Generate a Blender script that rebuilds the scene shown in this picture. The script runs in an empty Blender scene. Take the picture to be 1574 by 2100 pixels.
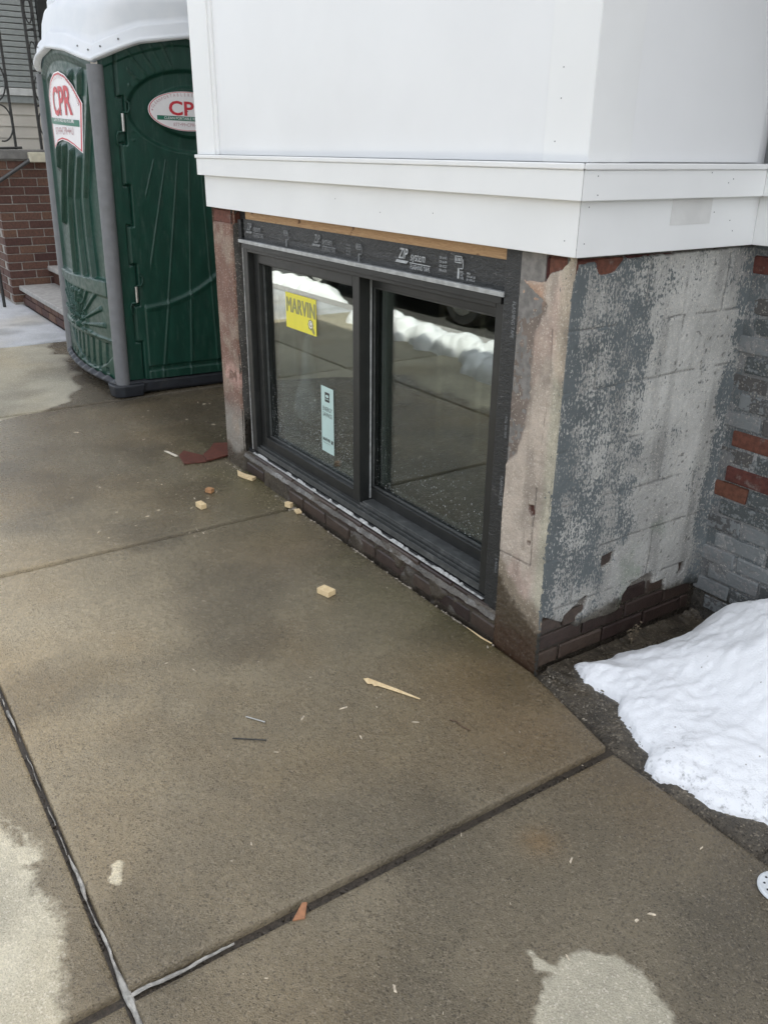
import bpy, bmesh, math, random
import numpy as np
from mathutils import Vector, Matrix
random.seed(7); RNG = np.random.default_rng(7)
sc = bpy.context.scene; COL = sc.collection
PI = math.pi

# ------------------------------------------------------------------ camera
CAM = Vector((1.64271, -1.70560, 1.55))
yaw, pitch, roll = math.radians(56.0714), math.radians(23.1793), math.radians(0.6584)
fw = Vector((-math.sin(yaw)*math.cos(pitch), math.cos(yaw)*math.cos(pitch), -math.sin(pitch)))
rt = Vector((math.cos(yaw), math.sin(yaw), 0)); up = rt.cross(fw)
r2 = rt*math.cos(roll)+up*math.sin(roll); u2 = -rt*math.sin(roll)+up*math.cos(roll)
cd = bpy.data.cameras.new('camera'); cam = bpy.data.objects.new('camera', cd); COL.objects.link(cam)
M3 = Matrix((r2, u2, -fw)).transposed(); M4 = M3.to_4x4(); M4.translation = CAM; cam.matrix_world = M4
cd.sensor_fit = 'VERTICAL'; cd.sensor_height = 24; cd.lens = 24*1724.03/2100; cd.clip_start = .05; cd.clip_end = 2000
sc.camera = cam

# ------------------------------------------------------------------ sky, sun, exposure
SUN_EL, SUN_AZ = math.radians(58), math.radians(-48)         # azimuth from +y towards -x
w = bpy.data.worlds.new('World'); sc.world = w; w.use_nodes = True
nt = w.node_tree; bg = nt.nodes['Background']
sky = nt.nodes.new('ShaderNodeTexSky'); sky.sky_type = 'NISHITA'; sky.sun_disc = False
sky.sun_elevation = SUN_EL; sky.sun_rotation = -SUN_AZ; sky.dust_density = 3.0; sky.air_density = 1.0; sky.ozone_density = 1.0
hs = nt.nodes.new('ShaderNodeHueSaturation'); hs.inputs['Saturation'].default_value = .30
nt.links.new(sky.outputs[0], hs.inputs['Color']); nt.links.new(hs.outputs[0], bg.inputs[0]); bg.inputs[1].default_value = .13
ld = bpy.data.lights.new('sun', 'SUN'); ld.energy = 3.2; ld.angle = math.radians(.5); ld.color = (1, .95, .87)
sun = bpy.data.objects.new('sun', ld); COL.objects.link(sun)
tosun = Vector((-math.sin(SUN_AZ)*math.cos(SUN_EL), math.cos(SUN_AZ)*math.cos(SUN_EL), math.sin(SUN_EL)))
sun.rotation_euler = tosun.to_track_quat('Z', 'Y').to_euler(); sun.location = (0, 0, 20)
vs = sc.view_settings; vs.view_transform = 'Standard'; vs.look = 'None'; vs.gamma = 1; vs.use_curve_mapping = False
vs.exposure = 1.74

# ------------------------------------------------------------------ helpers
def loc_of(o):
    p = Vector((0, 0, 0))
    while o is not None: p = p+o.location; o = o.parent
    return p
def tag(o, label=None, cat=None, group=None, kind=None):
    if label: o['label'] = label
    if cat: o['category'] = cat
    if group: o['group'] = group
    if kind: o['kind'] = kind
    return o
def empty(name, loc, label=None, cat=None, group=None, kind=None):
    o = bpy.data.objects.new(name, None); COL.objects.link(o); o.location = loc; o.empty_display_size = .1
    return tag(o, label, cat, group, kind)
def link(name, me, parent=None, loc=(0, 0, 0)):
    o = bpy.data.objects.new(name, me); COL.objects.link(o); o.location = loc
    if parent: o.parent = parent
    return o
def hashn(ix, iy, seed):
    h = (ix.astype(np.int64)*374761393+iy.astype(np.int64)*668265263+seed*974711) & 0x7fffffff
    h = ((h ^ (h >> 13))*1274126177) & 0x7fffffff
    h = h ^ (h >> 16)
    return (h & 0xffff)/65535.0
def vn(x, y, s, seed=0):
    x = np.asarray(x, float)/s+1000; y = np.asarray(y, float)/s+1000
    ix = np.floor(x); iy = np.floor(y); fx = x-ix; fy = y-iy
    fx = fx*fx*(3-2*fx); fy = fy*fy*(3-2*fy); ix = ix.astype(int); iy = iy.astype(int)
    a = hashn(ix, iy, seed); b = hashn(ix+1, iy, seed); c = hashn(ix, iy+1, seed); d = hashn(ix+1, iy+1, seed)
    return (a*(1-fx)+b*fx)*(1-fy)+(c*(1-fx)+d*fx)*fy
def fbm(x, y, s, seed=0, o=4):
    r = 0; a = .5; t = 0
    for k in range(o): r = r+a*vn(x, y, s/2**k, seed+k*17); t += a; a *= .5
    return r/t
def sst(a, b, x):
    t = np.clip((np.asarray(x, float)-a)/(b-a), 0, 1); return t*t*(3-2*t)
def sdpoly(x, y, P):                                   # signed distance, negative inside
    P = np.asarray(P, float); d = np.full(np.shape(x), 1e9); ins = np.zeros(np.shape(x), bool); n = len(P)
    for i in range(n):
        ax, ay = P[i]; bx, by = P[(i+1) % n]; ex, ey = bx-ax, by-ay
        t = np.clip(((x-ax)*ex+(y-ay)*ey)/(ex*ex+ey*ey+1e-12), 0, 1)
        d = np.minimum(d, (x-ax-t*ex)**2+(y-ay-t*ey)**2)
        c = ((ay > y) != (by > y)) & (x < (bx-ax)*(y-ay)/((by-ay) if by != ay else 1e-12)+ax)
        ins ^= c
    d = np.sqrt(d); return np.where(ins, -d, d)

class MB:
    def __init__(s): s.v = []; s.f = []; s.m = []; s.sm = []
    def add(s, vs_, fs, m=0, smooth=False):
        b = len(s.v); s.v += [tuple(v) for v in vs_]
        for f in fs: s.f.append(tuple(i+b for i in f)); s.m.append(m); s.sm.append(smooth)
        return s
    def box(s, x0, x1, y0, y1, z0, z1, m=0):
        return s.add([(x0, y0, z0), (x1, y0, z0), (x1, y1, z0), (x0, y1, z0), (x0, y0, z1), (x1, y0, z1), (x1, y1, z1), (x0, y1, z1)],
                     [(0, 3, 2, 1), (4, 5, 6, 7), (0, 1, 5, 4), (1, 2, 6, 5), (2, 3, 7, 6), (3, 0, 4, 7)], m)
    def prism(s, pts, fn, a, b, m=0, smooth=False):     # polygon pts (u,v), fn(u,v,w)->xyz, extruded w from a to b
        n = len(pts); V = [fn(u, v, a) for u, v in pts]+[fn(u, v, b) for u, v in pts]
        F = [tuple(range(n-1, -1, -1)), tuple(range(n, 2*n))]+[(i, (i+1) % n, n+(i+1) % n, n+i) for i in range(n)]
        return s.add(V, F, m, smooth)
    def tube(s, path, r, n=10, m=0, caps=True, smooth=True):
        path = [Vector(p) for p in path]; R = r if isinstance(r, (list, tuple)) else [r]*len(path)
        V = []; F = []; prev = None
        for i, p in enumerate(path):
            t = (path[min(i+1, len(path)-1)]-path[max(i-1, 0)]).normalized()
            if prev is None: a = t.orthogonal().normalized()
            else:
                a = prev-t*prev.dot(t); a = a.normalized()
            prev = a; b = t.cross(a)
            for k in range(n):
                th = 2*PI*k/n; V.append(p+a*(R[i]*math.cos(th))+b*(R[i]*math.sin(th)))
        for i in range(len(path)-1):
            for k in range(n):
                F.append((i*n+k, i*n+(k+1) % n, (i+1)*n+(k+1) % n, (i+1)*n+k))
        s.add(V, F, m, smooth)
        if caps:
            s.add(V[:n], [tuple(range(n-1, -1, -1))], m); s.add(V[-n:], [tuple(range(n))], m)
        return s
    def build(s, name, mats, parent=None, bevel=0, seg=2, smooth=False, base=None):
        off = base if base is not None else (loc_of(parent) if parent else Vector((0, 0, 0)))
        me = bpy.data.meshes.new(name); me.from_pydata([(v[0]-off[0], v[1]-off[1], v[2]-off[2]) for v in s.v], [], s.f)
        if not isinstance(mats, (list, tuple)): mats = [mats]
        for m in mats: me.materials.append(m)
        me.polygons.foreach_set('material_index', s.m); me.polygons.foreach_set('use_smooth', [smooth or q for q in s.sm])
        bm = bmesh.new(); bm.from_mesh(me); bmesh.ops.recalc_face_normals(bm, faces=bm.faces); bm.to_mesh(me); bm.free()
        me.update(); o = link(name, me, parent, tuple(off) if (base is not None and parent is None) else (0, 0, 0))
        if bevel:
            md = o.modifiers.new('bevel', 'BEVEL'); md.width = bevel; md.segments = seg; md.limit_method = 'ANGLE'; md.angle_limit = math.radians(40)
        return o
def bx(name, mats, parent, x0, x1, y0, y1, z0, z1, bevel=0.002):
    return MB().box(x0, x1, y0, y1, z0, z1).build(name, mats, parent, bevel)

def sheet(name, U, V, fn, mat, parent=None, attrs=None, smooth=True, closed=None):
    """grid over 1-D arrays U,V; fn(uu,vv)->X,Y,Z world arrays; attrs name->array (n,) or (n,3)"""
    uu, vv = np.meshgrid(U, V, indexing='ij'); X, Y, Z = fn(uu, vv)
    off = loc_of(parent) if parent else Vector((0, 0, 0))
    co = np.stack([np.broadcast_to(X, uu.shape)-off.x, np.broadcast_to(Y, uu.shape)-off.y, np.broadcast_to(Z, uu.shape)-off.z], -1).reshape(-1, 3)
    nu, nv = len(U), len(V); i = np.arange(nu-1)[:, None]*nv+np.arange(nv-1)[None, :]
    F = np.stack([i, i+nv, i+nv+1, i+1], -1).reshape(-1, 4)
    return rawmesh(name, co, F, mat, parent, {k: a(uu, vv) for k, a in (attrs or {}).items()}, smooth)
def rawmesh(name, co, F, mat, parent=None, attrs=None, smooth=True):
    me = bpy.data.meshes.new(name); n = len(co)
    me.vertices.add(n); me.vertices.foreach_set('co', co.astype(np.float32).ravel())
    k = F.shape[1]; me.loops.add(F.size); me.loops.foreach_set('vertex_index', F.astype(np.int32).ravel())
    me.polygons.add(len(F)); me.polygons.foreach_set('loop_start', np.arange(0, F.size, k, dtype=np.int32))
    me.update(calc_edges=True); me.validate()
    me.polygons.foreach_set('use_smooth', np.full(len(me.polygons), smooth))
    for nm, a in (attrs or {}).items():
        a = np.asarray(a, float)
        if a.size == n: at = me.attributes.new(nm, 'FLOAT', 'POINT'); at.data.foreach_set('value', a.reshape(-1).astype(np.float32))
        else:
            c = np.ones((n, 4), np.float32); c[:, :3] = a.reshape(-1, 3)
            at = me.attributes.new(nm, 'FLOAT_COLOR', 'POINT'); at.data.foreach_set('color', c.ravel())
    me.materials.append(mat); return link(name, me, parent)

# text: triangles of a text string in its own plane, centred on request
_tc = {}
def text2d(s, size=1.0, bold=0.0, align='CENTER', spacing=1.0):
    key = (s, bold, align, spacing)
    if key not in _tc:
        cu = bpy.data.curves.new('t', 'FONT'); cu.body = s; cu.size = 1; cu.align_x = align; cu.offset = bold; cu.resolution_u = 3; cu.space_character = spacing
        ob = bpy.data.objects.new('t', cu); COL.objects.link(ob); bpy.context.view_layer.update()
        me = ob.evaluated_get(bpy.context.evaluated_depsgraph_get()).to_mesh()
        _tc[key] = ([(v.co.x, v.co.y) for v in me.vertices], [tuple(p.vertices) for p in me.polygons])
        bpy.data.objects.remove(ob); bpy.data.curves.remove(cu)
    v, f = _tc[key]; return [(x*size, y*size) for x, y in v], f

# ------------------------------------------------------------------ materials
class NT:
    def __init__(s, name):
        s.m = bpy.data.materials.new(name); s.m.use_nodes = True; s.t = s.m.node_tree; s.b = s.t.nodes['Principled BSDF']; s.out = s.t.nodes['Material Output']
    def n(s, typ, ins=None, **pr):
        q = s.t.nodes.new('ShaderNode'+typ)
        for k, v in pr.items(): setattr(q, k, v)
        for k, v in (ins or {}).items(): s.set(q.inputs[k], v)
        return q
    def set(s, sock, v):
        if isinstance(v, bpy.types.NodeSocket): s.t.links.new(v, sock)
        elif isinstance(v, bpy.types.Node): s.t.links.new(v.outputs[0], sock)
        else:
            if isinstance(v, (tuple, list)) and len(v) == 3 and sock.type == 'RGBA': v = (*v, 1)
            sock.default_value = v
    def P(s, **k):
        for a, v in k.items(): s.set(s.b.inputs[a.replace('_', ' ')], v)
    def math(s, op, a, b=0.0, c=0.0, clamp=False):
        return s.n('Math', {0: a, 1: b, 2: c}, operation=op, use_clamp=clamp).outputs[0]
    def mix(s, f, a, b, mode='MIX'):
        q = s.n('Mix', {}, data_type='RGBA', blend_type=mode); s.set(q.inputs[0], f); s.set(q.inputs[6], a); s.set(q.inputs[7], b); return q.outputs[2]
    def obj(s): return s.n('TexCoord').outputs['Object']
    def pos(s): return s.n('NewGeometry').outputs['Position']
    def noise(s, vec, scale, detail=4, rough=.55, dist=0): return s.n('TexNoise', {'Vector': vec, 'Scale': scale, 'Detail': detail, 'Roughness': rough, 'Distortion': dist}).outputs[0]
    def vmap(s, vec, scale=(1, 1, 1), rot=(0, 0, 0)): return s.n('Mapping', {'Vector': vec, 'Scale': scale, 'Rotation': rot}).outputs[0]
    def vor(s, vec, scale, feat='F1'): return s.n('TexVoronoi', {'Vector': vec, 'Scale': scale}, feature=feat)
    def ramp(s, f, a, b, lo=0.0, hi=1.0): return s.n('MapRange', {0: f, 1: a, 2: b, 3: lo, 4: hi}, interpolation_type='SMOOTHSTEP').outputs[0]
    def attr(s, nm): return s.n('Attribute', {}, attribute_name=nm)
    def bump(s, h, strength=.3, dist=.01, normal=None):
        q = s.n('Bump', {'Height': h, 'Strength': strength, 'Distance': dist})
        if normal is not None: s.set(q.inputs['Normal'], normal)
        return q.outputs[0]
def simple(name, col, rough=.6, var=.12, scale=30, bump=.0, bscale=200, spec=.5, metal=0.0, dirt=0.0, dirtcol=(.1, .09, .07)):
    m = NT(name); p = m.pos(); n1 = m.noise(p, scale, 5)
    c = m.mix(m.ramp(n1, .3, .7), tuple(x*(1-var) for x in col), tuple(min(1, x*(1+var)) for x in col))
    if dirt: c = m.mix(m.math('MULTIPLY', m.ramp(m.noise(p, scale*.35, 6, .7), .52, .75), dirt), c, dirtcol)
    m.P(Base_Color=c, Roughness=m.ramp(m.noise(p, scale*2, 3), .2, .8, rough*.85, min(1, rough*1.15)), Metallic=metal)
    m.b.inputs['Specular IOR Level'].default_value = spec
    if bump: m.P(Normal=m.bump(m.noise(p, bscale, 3), bump, .004))
    return m.m

def surf_mat(name, paintcol=(.16, .185, .19), speck=.25, sscale=420, bump=.5, bdist=.004, pscale=110, wetdark=.30, wetrough=.3, dryrough=.85, vstretch=.55, sheen=0):
    """mineral surface: 'col' base colour, 'wet' 0..1, 'paint' probability of flaking paint (attributes)"""
    m = NT(name); p = m.pos(); col = m.attr('col').outputs[0]; wet = m.attr('wet').outputs['Fac']; pt = m.attr('paint').outputs['Fac']
    wn = m.noise(p, 60, 5, .6)
    wetm = m.ramp(m.math('ADD', wet, m.math('MULTIPLY', m.math('SUBTRACT', wn, .5), .55)), .30, .66)
    big = m.noise(p, 7, 5, .6); fine = m.noise(p, sscale, 2, .6); mid = m.noise(p, 45, 4, .6)
    v = m.math('ADD', m.math('MULTIPLY', m.math('SUBTRACT', big, .5), .45), m.math('MULTIPLY', m.math('SUBTRACT', mid, .5), .35))
    v = m.math('ADD', v, m.math('MULTIPLY', m.math('SUBTRACT', fine, .5), speck*4))
    c = m.mix(1.0, col, m.n('CombineColor', {0: m.math('ADD', 1, v), 1: m.math('ADD', 1, v), 2: m.math('ADD', 1, v)}), 'MULTIPLY')
    # pale and dark aggregate grains; pale ones double as painted glints
    vo = m.vor(p, sscale*.9); g = m.n('SeparateColor', {0: vo.outputs['Color']})
    c = m.mix(m.math('MULTIPLY', m.math('GREATER_THAN', g.outputs[0], .93), speck*1.6), c, (.80, .74, .62))
    c = m.mix(m.math('MULTIPLY', m.math('LESS_THAN', g.outputs[0], .10), m.math('ADD', speck*.5, m.math('MULTIPLY', wetm, speck*1.6))), c, (.07, .055, .038))
    # flaking paint
    pn = m.noise(m.vmap(p, (1, 1, vstretch)), pscale, 3, .65); pl = m.noise(p, 9, 4, .6)
    th = m.math('ADD', m.math('ADD', m.math('MULTIPLY', m.math('SUBTRACT', pn, .5), 1.9), m.math('MULTIPLY', m.math('SUBTRACT', pl, .5), 1.3)), pt)
    pm = m.ramp(th, .43, .60)
    pc = m.mix(m.noise(p, 5, 3), tuple(x*.6 for x in paintcol), tuple(x*1.25 for x in paintcol))
    c = m.mix(m.math('MULTIPLY', pm, m.ramp(pt, 0.02, .12)), c, pc)
    dk = m.mix(1.0, c, (wetdark, wetdark*.905, wetdark*.78), 'MULTIPLY')
    c = m.mix(wetm, c, dk)
    rg = m.math('ADD', m.math('MULTIPLY', wetm, wetrough-dryrough), dryrough)
    rg = m.math('ADD', rg, m.math('ADD', m.math('MULTIPLY', m.math('SUBTRACT', mid, .5), .3), m.math('MULTIPLY', m.math('SUBTRACT', big, .5), .35)), clamp=True)
    h = m.math('ADD', fine, m.math('MULTIPLY', mid, 1.2)); h = m.math('ADD', h, m.math('MULTIPLY', m.math('MULTIPLY', pm, m.ramp(pt, .02, .12)), .35))
    m.P(Base_Color=c, Roughness=rg, Normal=m.bump(h, bump, bdist))
    return m.m

M = {}
M['stucco'] = surf_mat('stucco', speck=.2, sscale=300, bump=.6, pscale=150, paintcol=(.128, .145, .148))
M['concrete'] = surf_mat('sidewalk_concrete', speck=.25, sscale=300, bump=.9, bdist=.004, wetdark=.385, wetrough=.25)
M['painted_brick'] = surf_mat('painted_brick', speck=.14, sscale=260, bump=.8, paintcol=(.22, .235, .235), pscale=60, vstretch=1)
M['mortar'] = simple('mortar', (.2, .19, .175), .9, .25, 40, .5, 350)
M['white'] = simple('white_trim_paint', (.80, .81, .80), .42, .02, 3, .05, 25, dirt=.10, dirtcol=(.6, .58, .54))
M['white2'] = simple('white_panel', (.79, .80, .80), .36, .022, 2, .05, 6, dirt=.13, dirtcol=(.62, .61, .58))
M['darkgap'] = simple('dark_gap', (.02, .02, .02), .9)
def brickmat(name, col, rough, wet):
    m = NT(name); p = m.pos(); r = m.n('ObjectInfo').outputs['Random']
    c = m.mix(m.ramp(m.noise(p, 55, 5, .65), .3, .7), tuple(x*.72 for x in col), tuple(x*1.25 for x in col))
    hv = m.n('HueSaturation', {'Hue': m.math('ADD', m.math('MULTIPLY', r, .03), .485), 'Value': m.math('ADD', m.math('MULTIPLY', r, .75), .62), 'Color': c})
    c = m.mix(m.ramp(m.noise(p, 24, 6, .7), .56, .72, 0, .55), hv.outputs[0], (.22, .2, .18) if not wet else (.06, .055, .045))
    m.P(Base_Color=c, Roughness=rough, Normal=m.bump(m.noise(p, 240, 4, .7), .45, .004)); return m.m
M['brick_wet'] = brickmat('wet_foundation_brick', (.05, .033, .026), .42, True)
M['brick_red'] = brickmat('old_red_brick', (.115, .038, .027), .85, False)
M['brick_neigh'] = brickmat('brown_brick', (.095, .045, .032), .8, True)
M['frame'] = simple('dark_bronze_frame', (.016, .017, .016), .40, .15, 20, .05, 400, dirt=.25, dirtcol=(.06, .06, .055))
M['track'] = simple('sill_track_aluminium', (.055, .058, .056), .5, .25, 40, .1, 300, dirt=.55, dirtcol=(.2, .2, .19))
M['alu'] = simple('pale_drip_edge', (.36, .37, .36), .4, .2, 40, .05, 300, dirt=.4)
M['foam'] = simple('pale_sealant_strip', (.42, .42, .40), .8, .3, 60, .4, 200, dirt=.8, dirtcol=(.06, .06, .055))
M['ply'] = None
m = NT('plywood_strip'); p = m.pos(); wv = m.noise(m.vmap(p, (6, 60, 60)), 3, 5, .6, 1.5)
kn = m.ramp(m.noise(m.vmap(p, (1, 1, 2)), 14, 2, .4), .70, .76)
m.P(Base_Color=m.mix(kn, m.mix(m.ramp(wv, .3, .7), (.40, .235, .115), (.54, .35, .185)), (.16, .075, .03)), Roughness=.7); M['ply'] = m.m
m = NT('black_flashing_tape'); p = m.pos(); wr = m.noise(m.vmap(p, (5, 1, 14)), 9, 6, .65, 1.2)
m.P(Base_Color=m.mix(m.ramp(m.noise(m.vmap(p, (4, 1, 30)), 6, 6, .7, 1), .56, .74), (.018, .019, .019), (.16, .16, .155)), Roughness=m.ramp(wr, .3, .7, .25, .5), Normal=m.bump(wr, .35, .02)); M['tape'] = m.m
M['print'] = simple('pale_print', (.42, .44, .45), .6, .2, 90)
m = NT('window_glass'); g = m.n('BsdfGlossy', {'Color': (.93, .97, .95), 'Roughness': .004}); tr = m.n('BsdfTransparent', {'Color': (.93, .96, .945)})
fr = m.n('Fresnel', {'IOR': 1.5}); ff = m.math('MINIMUM', m.math('ADD', m.math('MULTIPLY', fr.outputs[0], 1.8), .012), .9)
m.t.links.new(m.n('MixShader', {0: ff, 1: tr, 2: g}).outputs[0], m.out.inputs[0]); M['glass'] = m.m
m = NT('water_droplets'); m.P(Base_Color=(.8, .85, .84), Roughness=.08); m.b.inputs['Alpha'].default_value = .55; M['drop'] = m.m
M['yellow'] = simple('yellow_label', (.78, .70, .06), .45, .02)
M['ink'] = simple('dark_ink', (.035, .035, .03), .6, .05)
M['inkgrey'] = simple('grey_ink', (.30, .29, .13), .6, .05)
M['mint'] = simple('mint_label', (.50, .66, .62), .5, .02)
M['labelwhite'] = simple('label_white', (.80, .78, .78), .35, .02)
M['red'] = simple('label_red', (.55, .035, .05), .4, .04)
M['labelgreen'] = simple('label_green', (.02, .16, .10), .4, .04)
M['labelpink'] = simple('label_faded_print', (.50, .32, .33), .5, .04)
m = NT('green_plastic'); p = m.pos(); wr = m.noise(m.vmap(p, (1, 1, .35)), 16, 5, .65)
c = m.mix(m.ramp(wr, .35, .75), (.004, .038, .025), (.008, .056, .037))
c = m.mix(m.math('MULTIPLY', m.ramp(m.noise(m.vmap(p, (1, 1, .2)), 30, 5, .7), .5, .8), .11), c, (.3, .36, .32))
m.P(Base_Color=c, Roughness=m.ramp(m.noise(p, 30, 4), .3, .7, .32, .5), Normal=m.bump(m.noise(p, 700, 2), .06, .002)); M['green'] = m.m
M['post'] = simple('grey_plastic_post', (.16, .165, .17), .55, .08, 20, .08, 600, dirt=.2)
M['base'] = simple('dark_grey_plastic', (.022, .025, .03), .5, .2, 25, .1, 400, dirt=.4, dirtcol=(.13, .12, .1))
M['steel'] = simple('steel', (.55, .55, .52), .35, .1, 60, metal=1.0)
m = NT('white_roof_plastic'); p = m.pos(); m.P(Base_Color=m.mix(m.ramp(m.noise(p, 8, 4), .3, .7), (.80, .83, .85), (.86, .88, .89)), Roughness=.38)
tl = m.n('BsdfTranslucent', {'Color': (.6, .66, .7)}); m.t.links.new(m.n('MixShader', {0: .18, 1: m.b.outputs[0], 2: tl.outputs[0]}).outputs[0], m.out.inputs[0]); M['roof'] = m.m
m = NT('snow'); p = m.pos(); n1 = m.noise(p, 26, 6, .6); n2 = m.noise(p, 190, 4, .75)
dt = m.ramp(m.vor(p, 30).outputs['Distance'], .05, .11, 1, 0); dt = m.math('MULTIPLY', dt, m.math('GREATER_THAN', m.noise(p, 17, 2), .60))
grey = m.attr('dirt').outputs['Fac']; gm = m.math('MULTIPLY', grey, m.ramp(m.noise(p, 45, 6, .7), .50, .72))
m.P(Base_Color=m.mix(m.math('MULTIPLY', gm, .85), m.mix(m.math('MULTIPLY', dt, .75), (.90, .915, .93), (.3, .27, .24)), (.16, .155, .15)), Roughness=.6,
    Normal=m.bump(m.math('ADD', n1, m.math('MULTIPLY', n2, 1.2)), .45, .010)); M['snow'] = m.m
m = NT('fresh_wood'); p = m.obj(); m.P(Base_Color=m.mix(m.ramp(m.noise(m.vmap(p, (40, 40, 300)), 2, 4, .6, .6), .3, .7), (.66, .48, .25), (.82, .66, .40)), Roughness=.75); M['wood'] = m.m
M['grit'] = simple('wet_joint_dirt', (.055, .045, .034), .45, .5, 200, .5, 300)
M['paleliner'] = simple('pale_inner_liner', (.72, .78, .72), .6, .06, 10)
M['siding'] = simple('beige_siding', (.50, .47, .41), .6, .05, 5, .1, 80, dirt=.15)
M['iron'] = simple('black_iron', (.03, .03, .028), .55, .3, 40, .1, 300)
M['stone'] = simple('grey_step_stone', (.34, .33, .31), .85, .15, 20, .3, 250, dirt=.3)
M['capstone'] = simple('dark_cap_stone', (.16, .155, .145), .85, .2, 15, .3, 250, dirt=.3)
M['blind'] = simple('grey_blind_slat', (.26, .28, .27), .5, .08, 20)
M['asphalt'] = simple('asphalt', (.055, .053, .05), .75, .3, 25, .6, 220, dirt=.4, dirtcol=(.16, .15, .14))
M['kerb'] = simple('granite_kerb', (.36, .35, .34), .8, .2, 90, .4, 300, dirt=.3)
M['sealant'] = simple('grey_joint_sealant', (.36, .35, .32), .7, .35, 45, .6, 120, dirt=.75, dirtcol=(.14, .13, .11))
M['terracotta'] = simple('red_slate_piece', (.11, .035, .022), .55, .25, 40, .2, 200)
M['dirt'] = surf_mat('wet_dirt', speck=.4, sscale=240, bump=.9, bdist=.006, wetdark=.30, wetrough=.3)
M['plug'] = simple('white_lid_plastic', (.66, .69, .70), .45, .08, 40, .1, 200, dirt=.3)
M['room'] = simple('room_wall', (.30, .27, .22), .9, .2, 4)
M['stud'] = simple('stud_wood', (.5, .42, .28), .8, .15, 20)
M['film'] = None
m = NT('clear_plastic_film'); tr = m.n('BsdfTransparent', {'Color': (.9, .92, .95)}); df = m.n('BsdfDiffuse', {'Color': (.75, .78, .85)})
m.t.links.new(m.n('MixShader', {0: .8, 1: tr.outputs[0], 2: df.outputs[0]}).outputs[0], m.out.inputs[0]); M['film'] = m.m
M['dry'] = simple('dry_weed', (.17, .135, .09), .8, .3, 60)
# ------------------------------------------------------------------ the setting: street, kerb, sidewalk
G = 0.0
gm = MB(); gm.box(-200, 200, -200, 200, -.6, -.20); tag(gm.build('ground', M['asphalt']), kind='structure')
st = MB(); st.add([(-200, -11, -.13), (200, -11, -.13), (200, -3.07, -.10), (-200, -3.07, -.10)], [(0, 1, 2, 3)])
tag(st.build('street', M['asphalt']), kind='structure')
kr = empty('kerb', (0, -2.96, 0), kind='structure')
kx = -16.0
while kx < 8:
    L = random.uniform(1.6, 2.1); bx('kerb_stone', M['kerb'], kr, kx+.006, kx+L-.006, -3.06, -2.88, -.22, .002+random.uniform(-.004, .004), .012); kx += L

walk = empty('sidewalk', (0, -1.4, 0), kind='structure')
bx('bedding', M['grit'], walk, -16, 8, -2.87, 1.62, -.12, -.024, 0)

def wetfield(x, y):
    wob = (fbm(x, y, .12, 3)-.5)*.10
    w_ = np.ones(np.shape(x))
    # dry strip beyond the long joint
    edge = np.interp(x, [-3, -1.2, -.35, -.25, -.18, -.07, .02, .1, .23, .39, .6, 2], [-1.75, -1.66, -1.575, -1.60, -1.56, -1.53, -1.555, -1.545, -1.555, -1.60, -1.66, -1.8])
    w_ = np.minimum(w_, .5+(y-edge+wob*.5+(fbm(x, y, .03, 8)-.5)*.03)*9)
    tread = (fbm(x*1.0, y, .035, 9, 2) > .53) & (np.abs(y+1.59) < .05) & (x > -.40) & (x < -.02)
    w_ = np.where(tread & (w_ < .5), .78, w_)
    # dry patch in the foreground
    d = sdpoly(x, y, [(.93, -.92), (.889, -.839), (.836, -.75), (.818, -.689), (.824, -.625), (.869, -.588), (.938, -.577), (.996, -.587), (1.047, -.60), (1.09, -.63), (1.14, -.72), (1.14, -1.1), (1.0, -1.1)])
    w_ = np.minimum(w_, .5+(d+(fbm(x, y, .03, 5)-.5)*.035)*20)
    d = sdpoly(x, y, [(.762, -.732), (.772, -.722), (.795, -.728), (.829, -.709), (.846, -.717), (.81, -.752), (.79, -.745)]); w_ = np.minimum(w_, .5+(d+(fbm(x, y, .02, 6)-.5)*.03)*45)
    d = sdpoly(x, y, [(.035, -1.385), (.06, -1.37), (.12, -1.395), (.125, -1.415), (.09, -1.412)]); w_ = np.minimum(w_, .54+(d+(fbm(x, y, .02, 7)-.5)*.02)*45)
    # far slabs, half dry
    d = -(-4.0-x)
    e2 = np.interp(x, [-9, -6, -5.2, -4.75, -4.3, -4.05, -3.92, -3.5], [.3, .0, -.14, -.2, -.26, -.40, -.70, -1.6])
    w_ = np.minimum(w_, .5+(y-e2+(fbm(x, y, .3, 11)-.5)*.35)*6)
    w_ = np.minimum(w_, 1-.0*x)
    return np.clip(np.where(x < -6.0, 0, w_), 0, 1)
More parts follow.
